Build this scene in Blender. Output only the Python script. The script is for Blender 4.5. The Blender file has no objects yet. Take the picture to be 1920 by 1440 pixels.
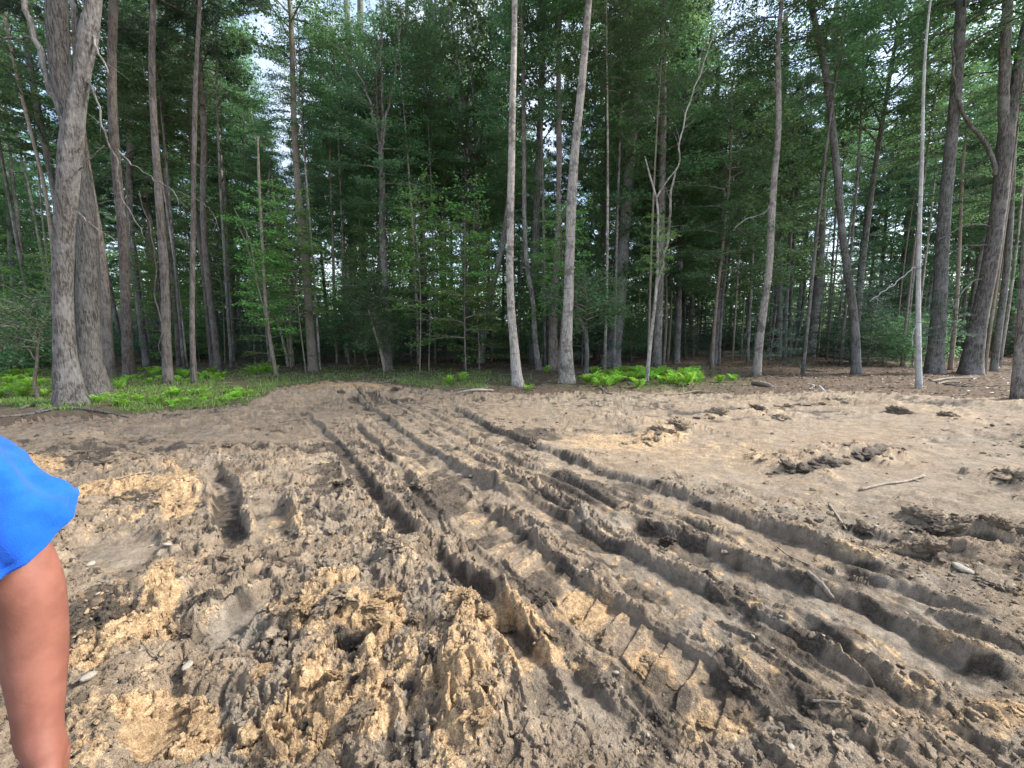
import bpy, math, random
import numpy as np
from mathutils import Vector, noise as mnoise

# ------------------------------------------------------------------ camera, sky, sun, exposure
scene = bpy.context.scene
col = scene.collection
F_PX = 740.0                      # focal length in pixels of a 1920 wide picture
PITCH = math.atan(95.0 / F_PX)    # looking slightly down
CAM_H = 1.6
cam_data = bpy.data.cameras.new('camera')
cam_data.sensor_width = 36.0
cam_data.lens = 36.0 * F_PX / 1920.0
cam_data.clip_start = 0.05
cam_data.clip_end = 2000.0
cam = bpy.data.objects.new('camera', cam_data)
cam.location = (0, 0, CAM_H)
cam.rotation_euler = (math.pi / 2 - PITCH, 0, 0)
col.objects.link(cam)
scene.camera = cam

SUN_AZ = math.radians(84)         # to the right of the view direction
SUN_EL = math.radians(42)
world = bpy.data.worlds.new('World')
scene.world = world
world.use_nodes = True
wn = world.node_tree
wn.nodes.clear()
sky = wn.nodes.new('ShaderNodeTexSky')
sky.sky_type = 'NISHITA'
sky.sun_disc = False
sky.sun_elevation = SUN_EL
sky.sun_rotation = SUN_AZ
sky.air_density = 1.0
sky.dust_density = 1.6
sky.ozone_density = 1.0
bg = wn.nodes.new('ShaderNodeBackground')
bg.inputs['Strength'].default_value = 0.12
wo = wn.nodes.new('ShaderNodeOutputWorld')
tc = wn.nodes.new('ShaderNodeTexCoord')
cn = wn.nodes.new('ShaderNodeTexNoise'); cn.inputs['Scale'].default_value = 2.6; cn.inputs['Detail'].default_value = 7; cn.inputs['Roughness'].default_value = .6
cr_ = wn.nodes.new('ShaderNodeMapRange'); cr_.interpolation_type = 'SMOOTHSTEP'
cr_.inputs[1].default_value = .38; cr_.inputs[2].default_value = .62; cr_.inputs[3].default_value = .15; cr_.inputs[4].default_value = .95
cm = wn.nodes.new('ShaderNodeMix'); cm.data_type = 'RGBA'; cm.inputs[7].default_value = (2.65, 2.9, 3.35, 1)
wn.links.new(tc.outputs['Generated'], cn.inputs['Vector']); wn.links.new(cn.outputs['Fac'], cr_.inputs[0])
wn.links.new(cr_.outputs[0], cm.inputs[0]); wn.links.new(sky.outputs[0], cm.inputs[6])
wn.links.new(cm.outputs[2], bg.inputs[0])
wn.links.new(bg.outputs[0], wo.inputs[0])

sun_data = bpy.data.lights.new('sun', 'SUN')
sun_data.energy = 2.3
sun_data.angle = math.radians(11)
sun_data.color = (1.0, 0.95, 0.87)
sun = bpy.data.objects.new('sun', sun_data)
sd = Vector((math.sin(SUN_AZ) * math.cos(SUN_EL), math.cos(SUN_AZ) * math.cos(SUN_EL), math.sin(SUN_EL)))
sun.rotation_euler = sd.to_track_quat('Z', 'Y').to_euler()
sun.location = sd * 60
col.objects.link(sun)

scene.view_settings.view_transform = 'Standard'
scene.view_settings.look = 'None'
scene.view_settings.gamma = 1.0
scene.view_settings.exposure = 1.98
scene.view_settings.use_curve_mapping = False
scene.cycles.max_bounces = 6
scene.cycles.diffuse_bounces = 4
scene.cycles.glossy_bounces = 2
scene.cycles.transmission_bounces = 4
scene.cycles.sample_clamp_indirect = 6.0
scene.cycles.use_denoising = True

# ------------------------------------------------------------------ mapping between the photograph's pixels and the place
CP, SP = math.cos(PITCH), math.sin(PITCH)
def ray(px, py):
    u = (px - 960.0) / F_PX; v = (720.0 - py) / F_PX
    return np.array([u, CP + v * SP, -SP + v * CP])
def G(px, py, z=0.0):
    r = ray(px, py); t = (z - CAM_H) / r[2]
    return np.array([r[0] * t, r[1] * t, z])
def P(px, py, Y):
    r = ray(px, py); t = Y / r[1]
    return np.array([r[0] * t, Y, CAM_H + r[2] * t])
def to_px(x, y, z=0.0):
    d = y * CP + (CAM_H - z) * SP
    up = y * SP - (CAM_H - z) * CP
    d = np.maximum(d, 0.15)
    return 960 + F_PX * x / d, 720 - F_PX * up / d
def px_radius(w, p):
    """radius of an upright trunk at p that shows w pixels wide"""
    d = p[1] * CP + (CAM_H - p[2]) * SP
    return w * 0.5 * d / F_PX / math.sqrt(1 + (p[0] / d) ** 2)

# ------------------------------------------------------------------ noise
_rs = np.random.RandomState(11)
PERM = _rs.permutation(1024).astype(np.int32)
GA = _rs.rand(1024) * 2 * np.pi
GX = np.cos(GA).astype(np.float32); GY = np.sin(GA).astype(np.float32)
RV = _rs.rand(1024).astype(np.float32)
def perlin(x, y, seed=0):
    x = np.asarray(x, np.float32) + seed * 37.31; y = np.asarray(y, np.float32) - seed * 19.73
    xi = np.floor(x).astype(np.int32); yi = np.floor(y).astype(np.int32)
    xf = x - xi; yf = y - yi
    u = xf * xf * xf * (xf * (xf * 6 - 15) + 10); v = yf * yf * yf * (yf * (yf * 6 - 15) + 10)
    def g(i, j, fx, fy):
        h = PERM[(PERM[(xi + i) & 1023] + yi + j) & 1023]
        return GX[h] * fx + GY[h] * fy
    a = g(0, 0, xf, yf); b = g(1, 0, xf - 1, yf); c = g(0, 1, xf, yf - 1); d = g(1, 1, xf - 1, yf - 1)
    return ((a + u * (b - a)) * (1 - v) + (c + u * (d - c)) * v) * 1.5
def fbm(x, y, f, octv=4, gain=0.5, seed=0):
    s = 0; a = 1.0
    for k in range(octv):
        s = s + a * perlin(x * f, y * f, seed + k * 7); f *= 2.03; a *= gain
    return s
def billow(x, y, f, octv=4, gain=0.5, seed=0):
    s = 0; a = 1.0; t = 0
    for k in range(octv):
        s = s + a * np.abs(perlin(x * f, y * f, seed + k * 7)); t += a; f *= 2.1; a *= gain
    return s / t
def clods(x, y, size, prob, seed):
    """separate rounded lumps, one per cell of a jittered grid: height 0..1 and the random tone of the lump on top"""
    x = np.asarray(x, np.float32); y = np.asarray(y, np.float32)
    wx = x / size + .30 * perlin(x * 1.9 / size, y * 1.9 / size, seed) + .12 * perlin(x * 5 / size, y * 5 / size, seed + 1)
    wy = y / size + .30 * perlin(x * 1.9 / size, y * 1.9 / size, seed + 2) + .12 * perlin(x * 5 / size, y * 5 / size, seed + 3)
    xi = np.floor(wx).astype(np.int32); yi = np.floor(wy).astype(np.int32)
    best = np.zeros_like(wx); tone = np.full_like(wx, .5)
    for i in (-1, 0, 1):
        for j in (-1, 0, 1):
            cx, cy = xi + i, yi + j
            h1 = PERM[(PERM[(cx + seed * 31) & 1023] + cy) & 1023]
            h2 = PERM[(h1 + 173) & 1023]; h3 = PERM[(h2 + 77) & 1023]; h4 = PERM[(h3 + 511) & 1023]
            px_ = cx + .15 + .7 * RV[h1]; py_ = cy + .15 + .7 * RV[h2]
            r = .32 + .42 * RV[h3]
            d = ((wx - px_) ** 2 + (wy - py_) ** 2) / (r * r)
            on = RV[h4] < prob
            hh = np.where(on, np.maximum(0, 1 - d) ** .6 * (.35 + .65 * RV[h2]) * r / .6, 0)
            k = hh > best
            best = np.where(k, hh, best); tone = np.where(k, RV[h3], tone)
    return best, tone
def sstep(a, b, x):
    t = np.clip((x - a) / (b - a), 0, 1)
    return t * t * (3 - 2 * t)

# ------------------------------------------------------------------ the mud: ruts, banks, mounds
# centre line pixels (far to near), floor width m, depth m, bank on the right m, berm height left/right m, lug depth
RUTS = [
    ([(835, 765), (900, 800), (1000, 848), (1120, 897), (1250, 937), (1370, 978), (1480, 1022), (1600, 1072), (1720, 1122), (1830, 1160)], .40, .15, .14, .05, .012, .014),
    ([(930, 925), (985, 955), (1060, 997), (1150, 1043), (1230, 1092), (1340, 1145), (1450, 1205), (1560, 1275), (1680, 1345), (1800, 1425)], .32, .14, .05, .05, .06, .0),
    ([(1135, 965), (1240, 1013), (1320, 1045), (1400, 1087), (1480, 1118), (1600, 1152), (1720, 1218), (1850, 1290), (1990, 1370)], .36, .16, .08, .06, .05, .016),
    ([(735, 895), (790, 928), (845, 972), (895, 1035), (945, 1090), (1010, 1150), (1090, 1210), (1180, 1290), (1270, 1370), (1340, 1440)], .2, .09, .05, .03, .08, .0),
    ([(760, 850), (860, 940), (950, 1025), (1040, 1100), (1130, 1165), (1240, 1250), (1340, 1330), (1440, 1415), (1500, 1470)], .34, .12, .0, .06, .06, .055),
    ([(655, 745), (700, 780), (760, 828), (830, 880), (900, 922), (975, 970)], .35, .10, .06, .04, .05, .019),
    ([(790, 1045), (850, 1090), (910, 1135), (945, 1190), (1000, 1270), (1040, 1360), (1060, 1440)], .17, .11, .03, .05, .09, .0),
    ([(395, 880), (425, 930), (428, 985), (455, 1040)], .2, .13, .05, .05, .07, .0),
    ([(500, 930), (515, 985), (500, 1040)], .30, .08, .05, .05, .05, .012),
    ([(880, 842), (960, 872), (1060, 905), (1147, 950), (1200, 975)], .10, .11, .05, .02, .04, .0),
    ([(560, 1085), (470, 1150), (405, 1215), (370, 1270)], .22, .08, .05, .06, .06, .0),
    ([(1400, 1120), (1520, 1190), (1640, 1275), (1740, 1350), (1830, 1430)], .08, .09, .06, .04, .04, .0),
    ([(1340, 1250), (1430, 1300), (1530, 1370), (1620, 1440)], .2, .06, .04, .04, .05, .0),
    ([(560, 770), (640, 850), (720, 960), (780, 1040)], .2, .07, .02, .05, .05, .0), ([(720, 745), (820, 795), (930, 850), (1060, 925), (1180, 990)], .12, .06, .02, .04, .04, .0),
    ([(1280, 1110), (1400, 1180), (1520, 1260), (1640, 1350), (1720, 1420)], .14, .07, .03, .04, .05, .0), ([(1000, 1220), (1080, 1300), (1150, 1380), (1200, 1450)], .16, .06, .03, .05, .05, .0),
    ([(1640, 1110), (1760, 1160), (1900, 1230), (2000, 1290)], .22, .08, .06, .05, .04, .0), ([(660, 800), (740, 870), (800, 960), (850, 1040)], .16, .06, .02, .05, .04, .0),
    ([(60, 850), (230, 842), (400, 838), (560, 846), (690, 858)], .20, .09, .03, .05, .05, .0),
    ([(20, 815), (240, 812), (430, 795), (620, 765)], .35, .05, .02, .04, .03, .0),
    ([(110, 905), (250, 900), (330, 880), (460, 870)], .16, .08, .05, .05, .03, .0),
    ([(1060, 800), (1250, 780), (1480, 770), (1700, 775)], .3, .05, .02, .04, .04, .0),
    ([(1180, 845), (1420, 815), (1640, 800), (1840, 805)], .45, .03, .01, .02, .02, .0),
    ([(1330, 905), (1520, 880), (1720, 830), (1920, 815)], .35, .03, .02, .02, .02, .0),
    ([(1560, 1000), (1740, 1035), (1920, 1075)], .25, .07, .05, .04, .06, .0),
    ([(1500, 1050), (1700, 1110), (1920, 1190)], .16, .08, .05, .04, .05, .0),
    ([(1700, 1000), (1830, 1020), (1960, 1045)], .12, .07, .07, .03, .03, .0),
]
_L = [(640, 728), (700, 780), (760, 828), (850, 900), (960, 985), (1100, 1090), (1250, 1220), (1400, 1340), (1520, 1440)]
_R = [(835, 765), (1000, 848), (1120, 897), (1250, 937), (1370, 978), (1480, 1022), (1600, 1072), (1740, 1130), (1900, 1190)]
for _i, (_f, _w, _lug) in enumerate([(.10, .07, 0), (.22, .24, .034), (.34, .06, 0), (.45, .08, 0), (.55, .26, .034), (.66, .07, 0), (.76, .09, 0), (.88, .22, .028)]):
    RUTS.insert(_i, ([(a[0] + (b[0] - a[0]) * (_f + .03 * math.sin(k * 1.7 + _i * 2)), a[1] + (b[1] - a[1]) * (_f + .03 * math.sin(k * 1.7 + _i * 2))) for k, (a, b) in enumerate(zip(_L, _R))], _w, .035, .01, .03, .035, _lug))
RUTW = []
for pts, w, dep, bank, bl, br, lug in RUTS:
    RUTW.append((np.array([G(*p)[:2] for p in pts]), w if lug > .02 else w * .85, dep * .34, bank * .5, min(bl, .06) * .8, min(br, .06) * .8, lug * .5))

# lumps: pixel, radius m, height m
MOUNDS = [
    (570, 1170, .16, .12), (640, 1185, .17, .13), (705, 1165, .14, .12), (718, 1225, .13, .11), (600, 1120, .2, .07),
    (305, 1120, .15, .16), (300, 1085, .13, .10), (330, 930, .16, .15), (285, 985, .18, .10), (200, 990, .2, .08), (120, 960, .25, .12), (225, 915, .22, .10),
    (885, 1195, .12, .08), (890, 1150, .1, .06), (700, 1370, .14, .12), (640, 1330, .15, .08), (590, 1290, .13, .07), (540, 1330, .1, .08), (505, 1310, .09, .1),
    (870, 1290, .13, .13), (905, 1345, .12, .15), (800, 1275, .14, .10), (760, 1245, .13, .08), (880, 1385, .14, .1),
    (755, 1065, .14, .12), (690, 1015, .2, .08), (640, 960, .22, .07), (560, 950, .2, .06), (1165, 1045, .1, .05),
    (190, 1250, .25, .10), (250, 1300, .3, .07), (180, 1350, .2, .08), (480, 1000, .16, .05), (520, 900, .3, .08),
    (1260, 1010, .12, .06), (1000, 1155, .12, .05), (1060, 1180, .1, .06), (1130, 1180, .08, .06),
    (1600, 850, .4, .10), (1640, 850, .3, .13), (1500, 872, .45, .10), (1540, 860, .3, .08), (1235, 812, .5, .12), (1290, 800, .4, .10), (1170, 790, .5, .06),
    (1340, 765, .9, .10), (1420, 772, .8, .09), (1500, 760, .9, .08), (1600, 755, .9, .07), (1690, 770, .7, .06), (1890, 900, .3, .1), (1900, 755, 1.0, .1),
    (1740, 985, .18, .08), (1850, 1010, .22, .08), (1900, 1020, .2, .08), (1720, 1040, .15, .06), (1780, 780, .6, .06),
    (640, 735, 1.3, .16), (700, 735, .9, .12), (590, 742, 1.0, .12), (540, 755, .9, .08), (745, 745, .6, .08), (700, 795, .7, .05),
    (450, 780, .9, .07), (300, 800, .9, .05), (380, 865, .5, .08), (560, 860, .5, .07), (250, 870, .5, .08),
]
MND = [(G(a, b)[:2], r * 1.3, h * .5) for a, b, r, h in MOUNDS]

# blobs in the photograph: px, py, rx, ry, strength
SMOOTH = [(1500, 790, 430, 30, .8), (1680, 890, 280, 60, .95), (1350, 850, 260, 40, .9), (1130, 835, 110, 28, 1), (1330, 860, 200, 35, 1), (1560, 815, 170, 20, 1), (1250, 805, 150, 16, .6), (1000, 775, 90, 14, .7), (1450, 905, 150, 22, .8),
          (1750, 880, 160, 60, .8), (1850, 960, 110, 35, .8), (1640, 960, 100, 30, .6), (230, 1035, 75, 40, 1), (270, 1330, 70, 90, .9), (310, 1150, 35, 70, .6),
          (620, 785, 60, 12, .6), (480, 825, 140, 14, .6), (100, 815, 120, 12, .7), (440, 1190, 50, 45, .7), (1180, 900, 80, 14, .6), (1440, 790, 120, 8, .3)]
ORANGE = [(330, 930, 45, 50, 1), (230, 920, 110, 25, .7), (310, 1130, 35, 75, 1), (330, 1380, 90, 60, 1), (60, 880, 60, 30, .8), (620, 1170, 110, 70, .65), (700, 1200, 60, 60, .8),
          (600, 1330, 70, 60, .8), (560, 1410, 100, 50, .7), (690, 1370, 60, 70, .6), (900, 1180, 80, 60, .6), (970, 1200, 40, 90, .7), (1090, 1130, 60, 40, .8), (1230, 1270, 60, 60, .7),
          (1330, 1350, 90, 70, .6), (240, 1190, 80, 50, .5), (640, 725, 120, 14, .7), (200, 1150, 50, 40, .7), (1150, 830, 90, 20, .45), (1350, 850, 130, 25, .25), (1240, 830, 60, 18, .4),
          (1600, 1050, 80, 20, .3), (1700, 1330, 110, 60, .35), (1560, 1220, 120, 30, .3), (1080, 1230, 100, 60, .4), (1800, 1190, 60, 20, .4), (880, 1340, 60, 70, .6), (160, 1220, 60, 50, .6), (1850, 1350, 110, 60, .45), (760, 1330, 90, 60, .4), (540, 1000, 60, 30, .4)]
GREY = [(440, 1190, 70, 60, 1), (400, 1390, 60, 70, .9), (830, 1150, 100, 40, .5), (770, 1300, 60, 60, .8), (760, 1400, 90, 60, .8), (1150, 1000, 200, 30, .5), (1300, 925, 250, 25, .6), (1100, 1330, 140, 100, .5),
        (1450, 1180, 200, 60, .6), (1250, 1060, 120, 30, .7), (1650, 1180, 200, 60, .7), (1800, 1280, 150, 60, .6), (600, 980, 160, 60, .4), (250, 1030, 80, 30, .4), (1750, 950, 300, 80, .5), (1700, 1100, 250, 30, .6), (1600, 760, 400, 30, .6), (1250, 760, 250, 20, .5), (1850, 850, 120, 70, .5), (940, 1290, 60, 50, .4)]
WETB = [(560, 848, 260, 16, .8), (330, 850, 260, 22, .6), (180, 880, 110, 22, .6), (1235, 812, 60, 14, 1), (1500, 872, 60, 14, 1), (1635, 850, 45, 16, 1), (1400, 772, 200, 18, .75), (1560, 760, 250, 14, .5), (1740, 990, 50, 18, 1), (1880, 1015, 70, 14, 1),
        (1900, 900, 40, 20, 1), (200, 1170, 70, 60, 1), (170, 1300, 60, 90, .9), (420, 990, 40, 50, .9), (640, 920, 90, 60, .6), (560, 1190, 40, 50, .7), (680, 1240, 70, 40, .7), (740, 1260, 60, 30, .6), (870, 1110, 70, 30, .6), (900, 1360, 40, 50, .8), (1010, 1110, 60, 30, .6),
        (1200, 1010, 120, 22, .7), (1100, 930, 140, 24, .7), (1750, 1050, 90, 20, .8), (790, 940, 100, 40, .6), (1500, 1215, 120, 30, .5), (1860, 1250, 60, 30, .9), (1650, 1300, 70, 25, .7), (690, 1370, 50, 60, .6), (1000, 820, 60, 14, .9), (700, 745, 90, 12, .5)]
def blobs(u, v, lst, nz=0):
    s = np.zeros_like(u)
    for px, py, rx, ry, a in lst:
        q = ((u - px) / rx) ** 2 + ((v - py) / ry) ** 2
        s = np.maximum(s, a * sstep(1.5, .35, q + nz))
    return s

EDGE_T, EDGE_Y = [], []
for px, py in [(0, 800), (130, 786), (300, 774), (470, 762), (520, 735), (600, 716), (700, 716), (760, 730), (860, 739), (1000, 741), (1100, 737), (1320, 739), (1450, 740), (1560, 738), (1720, 742), (1920, 752)]:
    g = G(px, py); EDGE_T.append(g[0] / g[1]); EDGE_Y.append(g[1])
EDGE_T = np.array(EDGE_T); EDGE_Y = np.array(EDGE_Y)

def ground(x, y):
    """height and soil masks at world points"""
    x = np.asarray(x, np.float32); y = np.asarray(y, np.float32)
    n1 = fbm(x, y, 1.7, 4, .55, 3)
    t = x / np.maximum(y, .75)
    ye = np.interp(t, EDGE_T, EDGE_Y)
    forest = sstep(-.35, .35, (y - ye) + .35 * n1 + .3 * fbm(x, y, 7, 2, .5, 41))
    forest = np.where(y < .75, 0, forest)
    mud = 1 - forest
    wx = x + .022 * perlin(x * 2.6, y * 3.1, 5) + .008 * perlin(x * 11, y * 11, 6)
    wy = y + .022 * perlin(x * 2.6, y * 3.1, 8) + .008 * perlin(x * 11, y * 11, 9)
    u, v = to_px(wx, wy)
    nz = .55 * fbm(x, y, 3.0, 3, .6, 17)
    smooth = blobs(u, v, SMOOTH, nz)
    orange = blobs(u, v, ORANGE, nz * 1.4)
    grey = blobs(u, v, GREY, nz * 1.4)
    wet = 1.15 * blobs(u, v, WETB, nz * 1.4)
    # broad shape
    h = .05 * fbm(x, y, .35, 3, .5, 21) + .03 * n1 * (1 - .75 * smooth)
    h = h + forest * (.06 + .05 * fbm(x, y, .5, 3, .5, 29) + .012 * fbm(x, y, 6, 3, .6, 31))
    hm = np.zeros_like(h)
    inn = np.zeros_like(h)
    lugm = np.zeros_like(h); lugtop = np.zeros_like(h)
    berm_all = np.zeros_like(h)
    wall = np.zeros_like(h); strk = np.zeros_like(h)
    lump = billow(x, y, 9, 3, .55, 51)
    for pl, w, dep, bank, bl, br, lug in RUTW:
        lo = pl.min(0) - 1.0; hi = pl.max(0) + 1.0
        m = np.nonzero((x > lo[0]) & (x < hi[0]) & (y > lo[1]) & (y < hi[1]))[0] if x.ndim == 1 else None
        if m is None or len(m) == 0: continue
        xs = wx[m]; ys = wy[m]
        best = np.full(xs.shape, 1e9, np.float32); sd_ = np.zeros_like(best); sl = np.zeros_like(best)
        acc = 0.0
        for a, b in zip(pl[:-1], pl[1:]):
            e = b - a; L = math.hypot(*e); e = e / L
            px_, py_ = xs - a[0], ys - a[1]
            tt = np.clip(px_ * e[0] + py_ * e[1], 0, L)
            dx, dy = px_ - tt * e[0], py_ - tt * e[1]
            dd = np.sqrt(dx * dx + dy * dy)
            cr = e[0] * py_ - e[1] * px_
            k = dd < best
            best[k] = dd[k]; sd_[k] = np.sign(cr[k]) * dd[k]; sl[k] = (acc + tt)[k]
            acc += L
        endf = sstep(0, .35, sl) * sstep(0, .35, acc - sl)
        wv = w * (1 + .25 * perlin(xs * 1.3, ys * 1.3, 61))
        edge = .018 + .02 * np.abs(perlin(xs * 5, ys * 5, 62))
        f_in = sstep(wv / 2 + edge, wv / 2 - edge, np.abs(sd_)) * endf
        dv = dep * (1 + .35 * perlin(xs * .9, ys * .9, 63))
        lp = lump[m]
        bR = br * np.exp(-np.abs(sd_ - wv / 2 - .035) / .036) * (.45 + 1.0 * lp) * endf
        bL = bl * np.exp(-np.abs(sd_ + wv / 2 + .035) / .036) * (.45 + 1.0 * lp) * endf
        streak = perlin(sd_ * 17, sl * .9, 64) * sstep(.55, .15, np.abs(sd_)) * endf
        strk[m] = np.where(np.abs(streak) > np.abs(strk[m]), streak, strk[m])
        bk = bank * sstep(wv / 2 - .03, wv / 2 + .07, sd_) * np.exp(-np.maximum(sd_, 0) / .9) * endf
        hm[m] = hm[m] + np.maximum(0, bR + bL + bk - np.maximum(hm[m], 0))
        cut = -dv * f_in
        if lug > 0:
            ph = (sl + .10 * sd_ / w) / .155
            tr = np.sin(ph * 2 * np.pi)
            tr = tr + .35 * perlin(xs * 7, ys * 7, 66)
            lugs = sstep(-.25, .25, tr) * sstep(.48, .40, np.abs(sd_) / wv) * (.85 + .35 * perlin(xs * 5, ys * 5, 65))
            cut = cut + lug * lugs * f_in
            lugm[m] = np.maximum(lugm[m], f_in * min(1, lug / .02)); lugtop[m] = np.maximum(lugtop[m], f_in * lugs * (lug > .012))
        k = f_in > inn[m]
        hm[m] = hm[m] * (1 - f_in) + cut * f_in
        inn[m] = np.maximum(inn[m], f_in)
        wall[m] = np.maximum(wall[m], endf * sstep(.055, .03, np.abs(sd_ - wv / 2 + .01)) * min(1, (dep + bank) / .16))
        berm_all[m] = np.maximum(berm_all[m], np.clip((bR + bL) / .05, 0, 1))
    for c, r, a in MND:
        d2 = ((wx - c[0]) ** 2 + (wy - c[1]) ** 2) / (r * r)
        k = np.nonzero(d2 < 4)[0]
        if len(k):
            dd = np.sqrt(d2[k]) + .55 * perlin(x[k] / r * 1.1, y[k] / r * 1.1, 71) + .25 * perlin(x[k] / r * 3, y[k] / r * 3, 72)
            bump = a * sstep(1.0, .25, dd)
            hm[k] = hm[k] + bump * (1 - .6 * inn[k])
            berm_all[k] = np.maximum(berm_all[k], .8 * sstep(1.1, .5, dd))
    sm = np.clip(np.maximum(smooth * (1 - berm_all), inn * .9), 0, 1)
    # crumbly clods: rounded lumps with sharp creases, at several sizes
    q1 = billow(x + .03 * perlin(x * 9, y * 9, 81), y + .03 * perlin(x * 9, y * 9, 82), 4.0, 2, .5, 83)
    q2 = billow(x, y, 13, 2, .6, 87)
    q3 = billow(x, y, 37, 2, .6, 91)
    zone = sstep(-.25, .35, fbm(x, y, .8, 2, .5, 95))
    near = sstep(5.5, 2.2, y)
    amp = (1 - sm) * (.35 + .65 * zone)
    left = sstep(1150, 800, u) * sstep(820, 960, v)
    amp1 = amp * (.035 + .07 * left + .03 * near)
    sm = np.maximum(sm, .75 * wall)
    zc = np.clip(.12 + .5 * zone + .5 * left + .5 * berm_all * (.35 + .65 * left) + .15 * near, 0, 1) * (1 - .93 * sm)
    crest = np.clip(berm_all * 1.3 - .15, 0, 1) * (1 - inn)  # berm tops: dry subsoil, with the light on the ridges put into their colour
    def torn(f, seed, lo, hi):
        n = fbm(x + .25 / f * perlin(x * f * 2.3, y * f * 2.3, seed + 50), y + .25 / f * perlin(x * f * 2.3, y * f * 2.3, seed + 60), f, 4, .62, seed)
        t = sstep(lo, hi, n)
        return t, t * (1 - t) * 4, n
    p1, e1, n_1 = torn(2.6, 301, -.02, .06)
    p2, e2, n_2 = torn(6.5, 321, .03, .12)
    p3, e3, n_3 = torn(15., 341, -.05, .22)
    c1, t1 = clods(x, y, .24, .22 * zc, 201)
    c2, t2 = clods(x, y, .10, .30 * zc, 211)
    c4, t4 = clods(x, y, .030, .45, 231)
    crumb = np.clip(.25 + 1.1 * np.maximum(e1, e2) * zc + .5 * (c1 > .05) + .6 * berm_all * (.4 + .6 * left), 0, 1) * (1 - .9 * sm)
    rough = amp1 * .7 * q1 + amp * (.010 + .006 * near + .006 * berm_all) * q2
    rough = rough + zc * (.040 * p1 + .024 * p2 + .006 * e1 * q2) + (.25 + .75 * zc) * (1 - .85 * sm) * .007 * p3
    rough = rough + .030 * c1 * (.8 + .5 * q2) + .010 * c2 * (.7 + .6 * q3) + crumb * (.006 * c4 + .007 * q3 + .005 * fbm(x, y, 42, 3, .65, 361))
    rough = rough + (1 - sm) * (.010 * strk + .0025 * fbm(x, y, 90, 2, .6, 97)) + .004 * strk
    t3 = np.clip(.5 + .9 * n_2, 0, 1); c3 = p2
    tone = np.where(c1 > .12, t1, np.where(c2 > .1, t2, .5 + .5 * n_2))
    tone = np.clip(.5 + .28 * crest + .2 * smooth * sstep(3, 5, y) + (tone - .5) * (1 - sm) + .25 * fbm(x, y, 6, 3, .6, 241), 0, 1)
    # smooth sheets carry faint drag lines
    rough = rough + sm * (.009 * perlin(x * 2.2 + y * 1.2, y * 16 - x * 5, 99) + .003 * fbm(x, y, 28, 2, .6, 98))
    cr = np.abs(fbm(x, y, 5.5, 3, .55, 101))
    rough = rough - .012 * sstep(.035, .0, cr) * (.3 + .7 * amp)
    H = h + mud * (hm + rough)
    wet = np.maximum(wet, .38 * wall); grey = np.maximum(grey, .4 * wall)  # narrow band on the right wall of each rut made darker and greyer
    wet = wet * (1 - .8 * crest); grey = grey * (1 - .7 * crest); orange = np.maximum(orange, crest * (.08 + .35 * sstep(3.5, 1.8, y) * sstep(-.3, .4, n1)))  # crests paler and more orange: dug-up subsoil plus painted light
    n2 = fbm(x, y, 2.3, 4, .6, 111)
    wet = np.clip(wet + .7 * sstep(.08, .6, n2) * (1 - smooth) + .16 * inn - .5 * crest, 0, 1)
    orange = np.maximum(orange, .55 * lugtop)
    orange = np.clip(orange + .35 * sstep(.35, .8, fbm(x, y, 1.9, 4, .6, 115)) * sstep(6, 2, y), 0, 1)
    grey = np.clip(grey * .8 + .2 * inn + .4 * sstep(.2, .8, fbm(x, y, 1.4, 4, .6, 119)), 0, 1)
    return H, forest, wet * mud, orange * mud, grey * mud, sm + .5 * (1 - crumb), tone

def gz(x, y):
    x = np.atleast_1d(np.asarray(x, np.float32)); y = np.atleast_1d(np.asarray(y, np.float32))
    return ground(x, y)[0]
def at(px, py):
    """a point on the real ground seen near that pixel"""
    g = G(px, py); g[2] = float(gz(g[0], g[1])[0])
    return g

# ------------------------------------------------------------------ mesh helpers
def raw_mesh(name, verts, faces_list, mat=None, smooth=True, attrs=None):
    me = bpy.data.meshes.new(name)
    V = np.ascontiguousarray(verts, np.float32)
    me.vertices.add(len(V)); me.vertices.foreach_set('co', V.ravel())
    fl = [np.asarray(f, np.int32) for f in faces_list if len(f)]
    loops = np.concatenate([f.ravel() for f in fl])
    sizes = np.concatenate([np.full(len(f), f.shape[1], np.int32) for f in fl])
    starts = np.concatenate([[0], np.cumsum(sizes)[:-1]]).astype(np.int32)
    me.loops.add(len(loops)); me.loops.foreach_set('vertex_index', loops)
    me.polygons.add(len(sizes)); me.polygons.foreach_set('loop_start', starts)
    try: me.polygons.foreach_set('loop_total', sizes)
    except Exception: pass
    me.polygons.foreach_set('use_smooth', np.full(len(sizes), smooth))
    me.update(calc_edges=True)
    if attrs:
        for k, a in attrs.items():
            at_ = me.attributes.new(k, 'FLOAT', 'POINT')
            at_.data.foreach_set('value', np.ascontiguousarray(a, np.float32))
    if mat: me.materials.append(mat)
    return me

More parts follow.
